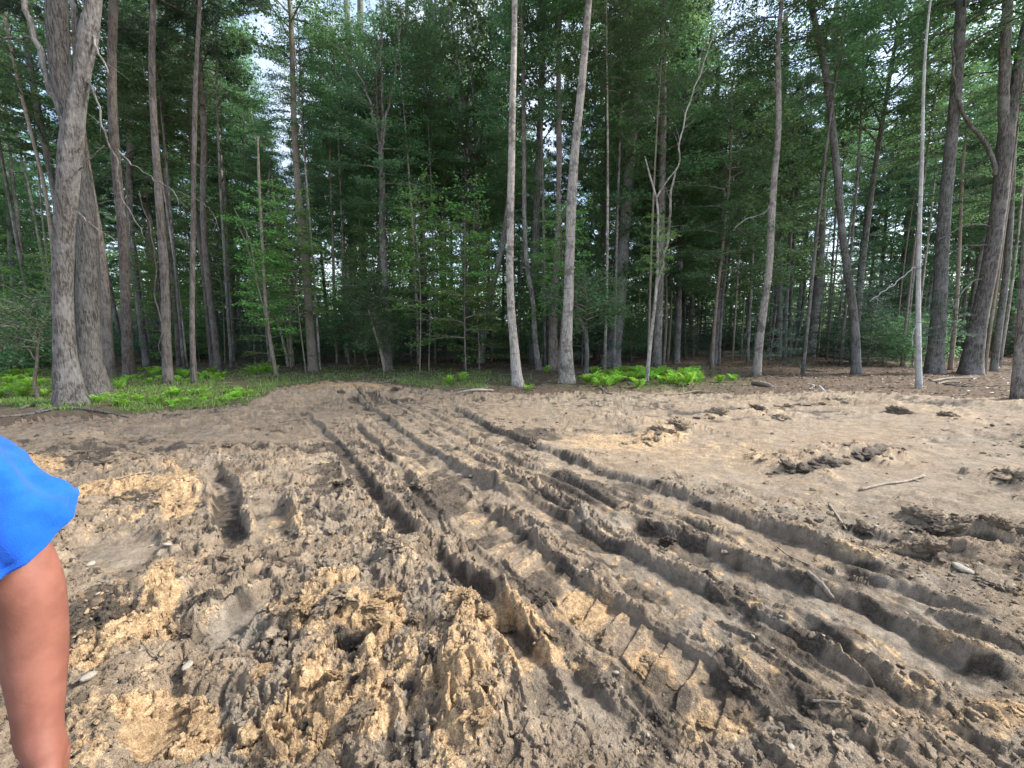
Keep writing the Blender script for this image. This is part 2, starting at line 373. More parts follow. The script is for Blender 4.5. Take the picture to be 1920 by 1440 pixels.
class MB:
    def __init__(s): s.v = []; s.t = []; s.q = []; s.n = 0; s.a = []
    def add(s, v, t=None, q=None, a=None):
        v = np.asarray(v, np.float32)
        if t is not None and len(t): s.t.append(np.asarray(t, np.int32) + s.n)
        if q is not None and len(q): s.q.append(np.asarray(q, np.int32) + s.n)
        s.v.append(v); s.n += len(v)
        s.a.append(np.full(len(v), .5, np.float32) if a is None else np.asarray(a, np.float32))
    def tube(s, pts, rad, sides=8, cap=True, tint=None):
        pts = np.asarray(pts, np.float64); rad = np.asarray(rad, np.float64)
        n = len(pts)
        tan = np.gradient(pts, axis=0); tan /= np.linalg.norm(tan, axis=1)[:, None] + 1e-9
        ref = np.array([0.31, 0.95, 0.02]) if abs(tan[:, 2]).mean() > .5 else np.array([0.02, 0.1, 1.0])
        b = np.cross(tan, ref); b /= np.linalg.norm(b, axis=1)[:, None] + 1e-9
        c = np.cross(tan, b)
        an = np.arange(sides) * 2 * np.pi / sides
        if rad.ndim == 1: rad = np.repeat(rad[:, None], sides, 1)
        v = pts[:, None, :] + rad[:, :, None] * (np.cos(an)[None, :, None] * b[:, None, :] + np.sin(an)[None, :, None] * c[:, None, :])
        v = v.reshape(-1, 3)
        i = np.arange(n - 1)[:, None] * sides; j = np.arange(sides)[None, :]; j2 = (j + 1) % sides
        q = np.stack([i + j, i + j2, i + sides + j2, i + sides + j], -1).reshape(-1, 4)
        t = []
        if cap:
            v = np.vstack([v, pts[:1], pts[-1:]])
            k = n * sides
            jj = np.arange(sides); j2 = (jj + 1) % sides
            t = np.vstack([np.stack([jj * 0 + k, j2, jj], -1), np.stack([jj * 0 + k + 1, (n - 1) * sides + jj, (n - 1) * sides + j2], -1)])
        s.add(v, t, q, None if tint is None else np.full(len(v), tint))
    def mesh(s, name, mat=None, smooth=True, attr=False):
        fl = []
        if s.t: fl.append(np.vstack(s.t))
        if s.q: fl.append(np.vstack(s.q))
        return raw_mesh(name, np.vstack(s.v), fl, mat, smooth, {'tint': np.concatenate(s.a)} if attr else None)
def link(name, me, parent=None, loc=(0, 0, 0), rot=(0, 0, 0), sc=None):
    o = bpy.data.objects.new(name, me); col.objects.link(o)
    o.location = loc; o.rotation_euler = rot
    if sc is not None: o.scale = (sc, sc, sc) if np.isscalar(sc) else sc
    if parent: o.parent = parent
    return o
def thing(name, label, cat, loc=(0, 0, 0), rz=0, group=None, me=None):
    o = bpy.data.objects.new(name, me); col.objects.link(o)
    o.location = tuple(float(v) for v in loc); o.rotation_euler = (0, 0, rz)
    o['label'] = label; o['category'] = cat
    if group: o['group'] = group
    return o
def kind(o, k): o['kind'] = k; return o

# ------------------------------------------------------------------ materials
def new_mat(name):
    m = bpy.data.materials.new(name); m.use_nodes = True
    nt = m.node_tree; nt.nodes.clear()
    out = nt.nodes.new('ShaderNodeOutputMaterial')
    return m, nt, out
class NT:
    def __init__(s, nt): s.nt = nt
    def n(s, t, **kw):
        nd = s.nt.nodes.new('ShaderNode' + t)
        for k, v in kw.items():
            if k in nd.inputs: nd.inputs[k].default_value = v
            else: setattr(nd, k, v)
        return nd
    def l(s, a, b): s.nt.links.new(a, b)
    def attr(s, name):
        a = s.n('Attribute'); a.attribute_name = name; return a.outputs['Fac']
    def val(s, v): return v
    def math(s, op, a, b=None, c=None, clamp=False):
        m = s.n('Math', operation=op); m.use_clamp = clamp
        for i, x in enumerate((a, b, c)):
            if x is None: continue
            if isinstance(x, (int, float)): m.inputs[i].default_value = x
            else: s.l(x, m.inputs[i])
        return m.outputs[0]
    def mix(s, f, a, b):
        m = s.n('Mix', data_type='RGBA')
        for x, i in ((f, 0), (a, 6), (b, 7)):
            if isinstance(x, (int, float)): m.inputs[i].default_value = x
            elif isinstance(x, tuple): m.inputs[i].default_value = x + (1,) if len(x) == 3 else x
            else: s.l(x, m.inputs[i])
        return m.outputs[2]
    def noise(s, vec, scale, detail=4, rough=.55, dist=0):
        m = s.n('TexNoise'); m.inputs['Scale'].default_value = scale; m.inputs['Detail'].default_value = detail
        m.inputs['Roughness'].default_value = rough; m.inputs['Distortion'].default_value = dist
        if vec is not None: s.l(vec, m.inputs['Vector'])
        return m.outputs['Fac']
    def ramp(s, x, a, b, lo=0.0, hi=1.0):
        m = s.n('MapRange'); m.interpolation_type = 'SMOOTHSTEP'
        s.l(x, m.inputs[0]); m.inputs[1].default_value = a; m.inputs[2].default_value = b
        m.inputs[3].default_value = lo; m.inputs[4].default_value = hi
        return m.outputs[0]
    def scale(s, vec, sx, sy, sz):
        m = s.n('Mapping'); m.inputs['Scale'].default_value = (sx, sy, sz); s.l(vec, m.inputs[0]); return m.outputs[0]
    def coord(s, which='Object'):
        return s.n('TexCoord').outputs[which]

def soil_nodes(N, wet, org, gry, tone, vec, out):
    """dry tan, orange subsoil, grey clay and moist dark earth"""
    n1 = N.noise(vec, 6, 7, .68); n2 = N.noise(vec, 34, 6, .68); n3 = N.noise(vec, 2.0, 5, .6); n4 = N.noise(vec, 140, 4, .65)
    fine = N.math('ADD', N.math('MULTIPLY', n2, .6), N.math('MULTIPLY', n4, .4))
    dry = N.mix(N.ramp(n1, .3, .7), (.202, .154, .107), (.325, .258, .188))
    dry = N.mix(N.ramp(n3, .35, .7, 0, .5), dry, (.24, .18, .124))
    orc = N.mix(N.ramp(fine, .38, .62), (.32, .205, .112), (.48, .345, .20))
    grc = N.mix(N.ramp(n1, .3, .7), (.17, .15, .124), (.31, .277, .228))
    wtc = N.mix(N.ramp(n2, .3, .75), (.05, .041, .033), (.115, .092, .072))
    c = N.mix(N.math('MULTIPLY', gry, .8), dry, grc)
    k = N.math('ADD', N.math('MULTIPLY', N.math('SUBTRACT', n1, .5), 1.2), N.math('MULTIPLY', N.math('SUBTRACT', fine, .5), 1.8))
    tn = N.math('SUBTRACT', tone, .5)
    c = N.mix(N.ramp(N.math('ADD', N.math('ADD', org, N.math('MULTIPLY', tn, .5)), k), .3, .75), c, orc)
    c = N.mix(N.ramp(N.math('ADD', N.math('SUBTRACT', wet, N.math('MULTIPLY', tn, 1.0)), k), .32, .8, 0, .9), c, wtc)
    hv = N.n('HueSaturation'); N.l(c, hv.inputs['Color']); N.l(N.math('ADD', 1.0, N.math('ADD', N.math('MULTIPLY', tn, .55), N.math('MULTIPLY', N.math('SUBTRACT', fine, .5), 2.4))), hv.inputs['Value'])
    c = hv.outputs[0]
    sp = N.ramp(n4, .60, .70, 0, .5)
    c = N.mix(sp, c, N.mix(.5, c, (.42, .35, .26)))
    b = N.n('BsdfPrincipled'); N.l(c, b.inputs['Base Color'])
    N.l(N.ramp(wet, .2, 1, .95, .75), b.inputs['Roughness'])
    b.inputs['Specular IOR Level'].default_value = .22
    hgt = N.math('ADD', N.math('MULTIPLY', n2, .6), N.math('MULTIPLY', n4, .5))
    bp = N.n('Bump'); bp.inputs['Strength'].default_value = 1.0; bp.inputs['Distance'].default_value = .035
    N.l(hgt, bp.inputs['Height']); N.l(bp.outputs[0], b.inputs['Normal'])
    N.l(b.outputs[0], out.inputs[0])
M = {}
m, nt, out = new_mat('mud'); N = NT(nt)
soil_nodes(N, N.attr('wet'), N.attr('orange'), N.attr('grey'), N.attr('tone'), N.coord(), out); M['mud'] = m
def soil_plain(name, w, o, g, tone=None):
    m, nt, out = new_mat(name); N = NT(nt)
    def v(x):
        k = N.n('Value'); k.outputs[0].default_value = x; return k.outputs[0]
    soil_nodes(N, v(w), v(o), v(g), N.n('ObjectInfo').outputs['Random'] if tone is None else v(tone), N.coord(), out); return m
m, nt, out = new_mat('clod_earth'); N = NT(nt)
def objattr(N, name):
    k = N.n('Attribute'); k.attribute_type = 'OBJECT'; k.attribute_name = name; return k.outputs['Fac']
off = N.n('VectorMath', operation='MULTIPLY_ADD'); N.l(N.coord(), off.inputs[0]); off.inputs[1].default_value = (.12, .12, .12)
rv = N.n('CombineXYZ'); N.l(N.math('MULTIPLY', N.n('ObjectInfo').outputs['Random'], 30), rv.inputs[0]); N.l(rv.outputs[0], off.inputs[2])
soil_nodes(N, objattr(N, 'wet'), objattr(N, 'orange'), objattr(N, 'grey'), N.math('ADD', .25, N.math('MULTIPLY', N.n('ObjectInfo').outputs['Random'], .5)), off.outputs[0], out); M['clod_earth'] = m

m, nt, out = new_mat('forest_floor'); N = NT(nt); vec = N.coord()
n1 = N.noise(vec, 3, 6, .65); n2 = N.noise(vec, 22, 5, .7); n3 = N.noise(vec, 70, 3, .6)
c = N.mix(N.ramp(n2, .3, .7), (.07, .052, .039), (.165, .124, .09))
c = N.mix(N.ramp(n3, .55, .7, 0, .7), c, (.21, .16, .115))
gm = N.math('MULTIPLY', N.attr('green'), N.ramp(n1, .3, .55))
c = N.mix(gm, c, N.mix(N.ramp(n2, .3, .7), (.085, .095, .045), (.15, .17, .07)))
b = N.n('BsdfPrincipled', Roughness=.95); b.inputs['Specular IOR Level'].default_value = .15; N.l(c, b.inputs['Base Color'])
bp = N.n('Bump'); bp.inputs['Strength'].default_value = .8; bp.inputs['Distance'].default_value = .03
N.l(N.math('ADD', n2, N.math('MULTIPLY', n3, .5)), bp.inputs['Height']); N.l(bp.outputs[0], b.inputs['Normal']); N.l(b.outputs[0], out.inputs[0])
M['forest_floor'] = m

def bark(name, dark, light, lichen, lich_amt, vscale=9, ring=0.0, bump=.03):
    m, nt, out = new_mat(name); N = NT(nt); vec = N.coord()
    rnd = N.n('ObjectInfo').outputs['Random']
    off = N.n('VectorMath', operation='ADD'); N.l(vec, off.inputs[0])
    cmb = N.n('CombineXYZ'); N.l(N.math('MULTIPLY', rnd, 40), cmb.inputs[0]); N.l(N.math('MULTIPLY', rnd, 13), cmb.inputs[2]); N.l(cmb.outputs[0], off.inputs[1])
    vec = off.outputs[0]
    vs = N.scale(vec, vscale * 2.2, vscale * 2.2, vscale * .33)
    n1 = N.noise(vs, 1.6, 6, .7, .6); n2 = N.noise(vec, 1.8, 5, .6); n3 = N.noise(vec, 9, 4, .6)
    c = N.mix(N.ramp(n1, .40, .60), dark, light)
    c = N.mix(N.math('MULTIPLY', N.ramp(N.math('ADD', N.math('MULTIPLY', n2, .6), N.math('MULTIPLY', n3, .4)), .46, .60), lich_amt), c, lichen)
    h = n1
    if ring > 0:
        vr = N.scale(vec, .6, .6, 7)
        nr = N.noise(vr, 1.7, 3, .6)
        k = N.ramp(nr, .60, .68, 0, ring)
        c = N.mix(k, c, tuple(x * .35 for x in dark))
        h = N.math('SUBTRACT', h, N.math('MULTIPLY', k, .4))
    v = N.n('HueSaturation'); N.l(c, v.inputs['Color']); N.l(N.math('ADD', N.math('MULTIPLY', rnd, .5), .75), v.inputs['Value'])
    b = N.n('BsdfPrincipled', Roughness=.9); b.inputs['Specular IOR Level'].default_value = .2
    N.l(v.outputs[0], b.inputs['Base Color'])
    bp = N.n('Bump'); bp.inputs['Strength'].default_value = .9; bp.inputs['Distance'].default_value = bump
    N.l(h, bp.inputs['Height']); N.l(bp.outputs[0], b.inputs['Normal']); N.l(b.outputs[0], out.inputs[0])
    M[name] = m
bark('grey_bark', (.08, .072, .066), (.26, .24, .22), (.36, .35, .335), .6, 9, 0, .07)
bark('brown_grey_bark', (.06, .055, .051), (.20, .185, .17), (.26, .25, .235), .4, 10, 0, .07)
bark('reddish_bark', (.08, .066, .059), (.195, .165, .148), (.26, .24, .225), .5, 8, 0, .04)
bark('pale_bark', (.24, .215, .19), (.44, .41, .375), (.11, .10, .09), .85, 11, .5, .02)
bark('tan_bark', (.17, .14, .11), (.30, .255, .205), (.36, .34, .31), .4, 11, .5, .015)
bark('dark_bark', (.066, .063, .058), (.19, .184, .172), (.27, .27, .265), .55, 9, 0, .03)
bark('white_bark', (.40, .40, .39), (.60, .60, .59), (.22, .22, .22), .5, 12, .6, .01)
bark('twig_bark', (.13, .11, .09), (.25, .22, .185), (.30, .29, .27), .4, 16, 0, .004)
bark('dead_wood', (.15, .125, .10), (.29, .25, .205), (.15, .12, .10), .4, 16, 0, .004)

def leafmat(name, a, b_, trans=.38, hue=.05):
    m, nt, out = new_mat(name); N = NT(nt)
    t = N.attr('tint'); rnd = N.n('ObjectInfo').outputs['Random']
    c = N.mix(t, a, b_)
    hs = N.n('HueSaturation'); N.l(c, hs.inputs['Color'])
    N.l(N.math('ADD', N.math('MULTIPLY', rnd, hue), .5 - hue / 2), hs.inputs['Hue'])
    N.l(N.math('ADD', N.math('MULTIPLY', rnd, .8), .65), hs.inputs['Value'])
    c = hs.outputs[0]
    d = N.n('BsdfPrincipled', Roughness=.5); d.inputs['Specular IOR Level'].default_value = .35; N.l(c, d.inputs['Base Color'])
    tr = N.n('BsdfTranslucent')
    tc = N.n('HueSaturation'); N.l(c, tc.inputs['Color']); tc.inputs['Hue'].default_value = .485; tc.inputs['Value'].default_value = 1.7
    N.l(tc.outputs[0], tr.inputs[0])
    mx = N.n('MixShader'); mx.inputs[0].default_value = trans; N.l(d.outputs[0], mx.inputs[1]); N.l(tr.outputs[0], mx.inputs[2])
    N.l(mx.outputs[0], out.inputs[0]); M[name] = m
leafmat('broad_leaf', (.06, .138, .06), (.13, .235, .09), .46)
leafmat('small_leaf', (.055, .13, .06), (.118, .222, .088), .46)
leafmat('evergreen_leaf', (.034, .085, .056), (.07, .145, .085), .25)
leafmat('needle', (.04, .08, .055), (.085, .14, .085), .3)
leafmat('sapling_leaf', (.09, .22, .05), (.17, .34, .08), .5)
leafmat('fern_frond', (.17, .36, .045), (.30, .50, .085), .45, .03)
leafmat('grass_blade', (.13, .22, .055), (.25, .35, .10), .4)
leafmat('dead_leaf', (.07, .05, .037), (.22, .16, .115), .1, .02)

def plain(name, c, rough=.8, bump=0, bscale=40, var=.15):
    m, nt, out = new_mat(name); N = NT(nt); vec = N.coord()
    n1 = N.noise(vec, bscale, 5, .6); n2 = N.noise(vec, bscale * .15, 3, .5)
    cc = N.mix(N.ramp(N.math('ADD', N.math('MULTIPLY', n1, .5), N.math('MULTIPLY', n2, .5)), .35, .65), tuple(x * (1 - var) for x in c), tuple(min(1, x * (1 + var)) for x in c))
    b = N.n('BsdfPrincipled', Roughness=rough); b.inputs['Specular IOR Level'].default_value = .3; N.l(cc, b.inputs['Base Color'])
    if bump:
        bp = N.n('Bump'); bp.inputs['Strength'].default_value = .6; bp.inputs['Distance'].default_value = bump
        N.l(n1, bp.inputs['Height']); N.l(bp.outputs[0], b.inputs['Normal'])
    N.l(b.outputs[0], out.inputs[0]); M[name] = m; return m
plain('pale_stone', (.33, .295, .245), .9, .01, 30, .3)
plain('white_siding', (.72, .73, .74), .6)
plain('grey_shingle', (.16, .16, .17), .9, .01)
plain('window_glass', (.03, .04, .05), .15)
plain('blue_tarp', (.05, .17, .55), .5)

# ------------------------------------------------------------------ ground sheet
def build_ground():
    nt_ = 1040
    s = np.linspace(-1, 1, nt_)
    T = 1.15 * s + .95 * s ** 5
    side = np.array([.15, .4, .9, 1.8, 3.5, 7, 14, 30, 70, 160, 400])
    off = np.concatenate([-side[::-1], np.zeros(nt_), side]).astype(np.float32)
    TT = np.concatenate([np.full(len(side), T[0]), T, np.full(len(side), T[-1])]).astype(np.float32)
    a0, a1 = CAM_H / .85, CAM_H / 13.5
    near = CAM_H / np.linspace(a0, a1, 600)
    far = 13.5 * (400 / 13.5) ** (np.linspace(0, 1, 70)[1:] ** 1.15)
    back = np.array([-400, -120, -40, -15, -6, -2.5, -1, -.2, .3, .6])
    Y = np.concatenate([back, near, far]).astype(np.float32)
    YY = np.maximum(Y, .85)
    X = TT[None, :] * YY[:, None] + off[None, :]
    Yg = np.repeat(Y[:, None], X.shape[1], 1)
    x, y = X.ravel(), Yg.ravel()
    H, forest, wet, org, gry, sm, tone = ground(x, y)
    farf = sstep(25, 60, np.hypot(x, y))
    H = H * (1 - farf) + 5.0 * sstep(50, 110, y) * sstep(160, 60, np.abs(x) - y)
    nr, nc = X.shape
    i = np.arange(nr - 1)[:, None] * nc; j = np.arange(nc - 1)[None, :]
    q = np.stack([i + j, i + j + 1, i + nc + j + 1, i + nc + j], -1).reshape(-1, 4)
    V = np.stack([x, y, H], -1)
    green_u, green_v = to_px(x, y)
    green = blobs(green_u, green_v, [(60, 730, 160, 50, .9), (330, 735, 230, 50, .75), (560, 720, 140, 25, .9), (640, 700, 200, 20, .6), (860, 715, 110, 18, .9), (700, 710, 160, 16, .7), (1210, 715, 180, 25, .7), (1370, 715, 60, 16, .6)], .9 * fbm(x, y, 1.4, 4, .6, 131))
    fm = forest[q].mean(1) > .5
    # triangles of the coarse, far part stay quads too
    def part(mask, name, mat, attrs):
        qq = q[mask]
        used = np.unique(qq)
        re = np.full(len(V), -1, np.int32); re[used] = np.arange(len(used))
        me = raw_mesh(name, V[used], [re[qq]], mat, True, {k: a[used] for k, a in attrs.items()})
        return kind(link(name, me), 'structure')
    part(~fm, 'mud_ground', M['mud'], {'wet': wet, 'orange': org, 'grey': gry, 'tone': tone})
    part(fm, 'forest_floor', M['forest_floor'], {'green': green})
build_ground()

# ------------------------------------------------------------------ trunks
rng = np.random.RandomState(5)
def smooth_path(pts, n):
    pts = np.asarray(pts, float)
    d = np.concatenate([[0], np.cumsum(np.linalg.norm(np.diff(pts[:, :3], axis=0), axis=1))])
    t = np.linspace(0, d[-1], n)
    out_ = np.empty((n, pts.shape[1]))
    m_ = np.gradient(pts, d, axis=0) if len(pts) > 2 else np.repeat(((pts[1] - pts[0]) / d[-1])[None], 2, 0)
    k = np.clip(np.searchsorted(d, t) - 1, 0, len(d) - 2)
    h = (d[k + 1] - d[k]); u = ((t - d[k]) / h)[:, None]; h = h[:, None]
    h00 = 2 * u ** 3 - 3 * u ** 2 + 1; h10 = u ** 3 - 2 * u ** 2 + u; h01 = -2 * u ** 3 + 3 * u ** 2; h11 = u ** 3 - u ** 2
    return h00 * pts[k] + h10 * h * m_[k] + h01 * pts[k + 1] + h11 * h * m_[k + 1]
def trunk_tube(mb, path, sides, seed, flare=.45, rough=.06, base_z=None):
    """path: n x 4 (x, y, z, r)"""
    n = len(path); rs = np.random.RandomState(seed)
    an = np.arange(sides) * 2 * np.pi / sides
    z = path[:, 2] - path[0, 2]
    r = path[:, 3][:, None] * np.ones((1, sides))
    ph = rs.rand(4) * 6.28
    L = path[0, 3]
    if flare:
        fl = np.exp(-np.maximum(z - .1, 0) / max(.16, L * 1.3))
        lob = .55 + .3 * np.cos(3 * an + ph[0]) + .3 * np.cos(5 * an + ph[1])
        r = r * (1 + flare * fl[:, None] * lob[None, :])
    zz = np.repeat(z[:, None], sides, 1); aa = np.repeat(an[None], n, 0)
    nx = np.cos(aa) * 1.1; ny = np.sin(aa) * 1.1
    r = r * (1 + rough * perlin(nx * 1.5 + seed, ny * 1.5 + zz * 1.3, 7) + rough * .7 * perlin(nx * 4 + seed, ny * 4 + zz * .5, 9) + rough * .5 * perlin(nx * 2, zz * 5 + ny * 2, 13))
    mb.tube(path[:, :3], r, sides)

# ------------------------------------------------------------------ crowns
def leaves(mb, C, D, Nn, L, W, tint):
    D = D / (np.linalg.norm(D, axis=1)[:, None] + 1e-9)
    S = np.cross(D, Nn); S /= np.linalg.norm(S, axis=1)[:, None] + 1e-9
    U = np.cross(S, D)
    L = L[:, None]; W = W[:, None]
    a = C; b = C + D * L * .42 + S * W * .5 + U * L * .10; c = C + D * L - U * L * .08; d = C + D * L * .42 - S * W * .5 + U * L * .10
    n = len(C)
    v = np.stack([a, b, c, d], 1).reshape(-1, 3)
    k = np.arange(n)[:, None] * 4
    t = np.vstack([k + np.array([[0, 1, 2]]), k + np.array([[0, 2, 3]])])
    mb.add(v, t, None, np.repeat(tint, 4))
def crown(seed, H, R, nb, leafL, tw_den, lf_den, up, planar, prof, leafW=.62, droop=.25, z0=0.0):
    """branches (wood) and leaf sprays round a vertical axis"""
    rs = np.random.RandomState(seed)
    wood, leaf = MB(), MB()
    Cs, Ds, Ns = [], [], []
    for i in range(nb):
        f = (i + rs.rand()) / nb
        z = z0 + f * H; az = i * 2.399 + rs.randn() * .35
        ln = R * prof(f) * (.65 + .5 * rs.rand())
        if ln < .25: ln = .25
        el = up * (.6 + .7 * rs.rand()) + .35 * f
        hd = np.array([math.cos(az), math.sin(az), 0.])
        s = np.linspace(0, 1, 6)
        bend = rs.randn(2) * .12
        sd_ = np.array([-hd[1], hd[0], 0])
        pts = np.array([0, 0, z]) + hd * (ln * s)[:, None] + sd_ * (ln * bend[0] * s ** 2)[:, None]
        pts[:, 2] += ln * (math.tan(el) * s - droop * s ** 2)
        r0 = .010 + .011 * ln
        wood.tube(pts, r0 * (1 - .8 * s), 4, False)
        ntw = max(2, int(ln * tw_den))
        for k in range(ntw):
            u = .22 + .78 * (k + rs.rand()) / ntw
            p = np.array([np.interp(u, s, pts[:, c]) for c in range(3)])
            sg = 1 if k % 2 else -1
            ang = sg * (.5 + .5 * rs.rand())
            td = hd * math.cos(ang) + sd_ * math.sin(ang); td[2] = rs.randn() * (.12 if planar else .4) + (.05 if planar else .15)
            tl = (.28 + .38 * (1 - u) * ln * .5 + .3 * rs.rand()) * (1.15 if planar else 1)
            wood.tube(np.array([p, p + td * tl * .5, p + td * tl]), np.array([.007, .005, .002]) * (1 + .3 * ln / R), 3, False)
            nl = max(3, int(tl * lf_den))
            w = (np.arange(nl) + rs.rand(nl)) / nl
            sp = .05 if planar else .11
            c = p + td * (w * tl)[:, None] + rs.randn(nl, 3) * np.array([.07, .07, sp])
            sgn = np.where(rs.rand(nl) < .5, 1, -1) * (.5 + .6 * rs.rand(nl))
            tdn = td / np.linalg.norm(td); ts = np.array([-tdn[1], tdn[0], 0])
            d = tdn * np.cos(sgn)[:, None] + ts * np.sin(sgn)[:, None]
            d[:, 2] += -.25 + rs.randn(nl) * (.18 if planar else .4)
            nn = np.array([0, 0, 1.]) + rs.randn(nl, 3) * (.6 if planar else .7)
            Cs.append(c); Ds.append(d); Ns.append(nn)
    C = np.vstack(Cs); n = len(C)
    L = leafL * (.65 + .7 * rs.rand(n))
    leaves(leaf, C, np.vstack(Ds), np.vstack(Ns), L, L * leafW, rs.rand(n))
    return wood, leaf
def pine_crown(seed, H, R, nb):
    rs = np.random.RandomState(seed); wood, leaf = MB(), MB()
    Cs, Ds, Ns = [], [], []
    for i in range(nb):
        f = (i + rs.rand()) / nb; z = f * H; az = i * 2.399 + rs.randn() * .4
        ln = R * (1 - .75 * f) * (.5 + .6 * rs.rand()); el = .15 + .35 * f
        hd = np.array([math.cos(az), math.sin(az), 0.]); sd_ = np.array([-hd[1], hd[0], 0]); s = np.linspace(0, 1, 5)
        pts = np.array([0, 0, z]) + hd * (ln * s)[:, None]; pts[:, 2] += ln * (math.tan(el) * s - .3 * s ** 2 + .2 * s ** 3)
        wood.tube(pts, (.012 + .010 * ln) * (1 - .8 * s), 4, False)
        for k in range(int(6 + ln * 9)):
            u = .3 + .7 * rs.rand(); p = np.array([np.interp(u, s, pts[:, c]) for c in range(3)])
            q = p + hd * .25 * rs.rand() + sd_ * rs.randn() * .32 * (1.15 - u) * ln * .6 + np.array([0, 0, rs.randn() * .1 + .05])
            wood.tube(np.array([p, (p + q) / 2 + np.array([0, 0, .03]), q]), np.array([.006, .005, .003]), 3, False)
            nn = 22
            d = rs.randn(nn, 3) + (q - p) / (np.linalg.norm(q - p) + 1e-6) * 1.1 + np.array([0, 0, .25])
            Cs.append(q + rs.randn(nn, 3) * .05); Ds.append(d); Ns.append(rs.randn(nn, 3))
    C = np.vstack(Cs); n = len(C)
    L = .15 + .09 * rs.rand(n)
    leaves(leaf, C, np.vstack(Ds), np.vstack(Ns), L, np.full(n, .016), rs.rand(n))
    return wood, leaf
oval = lambda f: max(.15, math.sin(math.pi * min(1, (.18 + .82 * f))) ** .6)
cone = lambda f: 1.05 - .85 * f
col_ = lambda f: .85 - .45 * f * f
CROWN = {}
def reg(key, wl, bmat, lmat):
    w, l = wl
    CROWN.setdefault(key, []).append((w.mesh(key + '_branches', M[bmat]), l.mesh(key + '_leaves', M[lmat], False, True)))
for s_ in range(3):
    reg('broad', crown(100 + s_, 8.5, 2.9, 38, .15, 6.0, 30, .55, False, oval), 'dark_bark', 'broad_leaf')
    reg('layer', crown(200 + s_, 7.0, 2.6, 38, .095, 7, 38, .15, True, col_), 'dark_bark', 'small_leaf')
    reg('pine', pine_crown(300 + s_, 7.0, 2.6, 34), 'reddish_bark', 'needle')
for s_ in range(2):
    reg('evergreen', crown(400 + s_, 4.2, 1.9, 30, .07, 8, 34, .12, True, cone, .5), 'dark_bark', 'evergreen_leaf')
    reg('shrub', crown(500 + s_, 1.7, 1.3, 22, .10, 9, 32, .3, False, oval, .55), 'twig_bark', 'small_leaf')
    reg('sapling', crown(600 + s_, 3.6, 1.25, 24, .10, 6, 26, .25, True, col_, .6), 'twig_bark', 'sapling_leaf')

def put_crown(tree, key, loc, rz, sc, var=None):
    v = CROWN[key]; w, l = v[int(rng.randint(len(v))) if var is None else var % len(v)]
    link('branches', w, tree, loc, (0, 0, rz), sc)
    o = link('crown', l, tree, loc, (0, 0, rz), sc); kind(o, 'stuff')
    return o

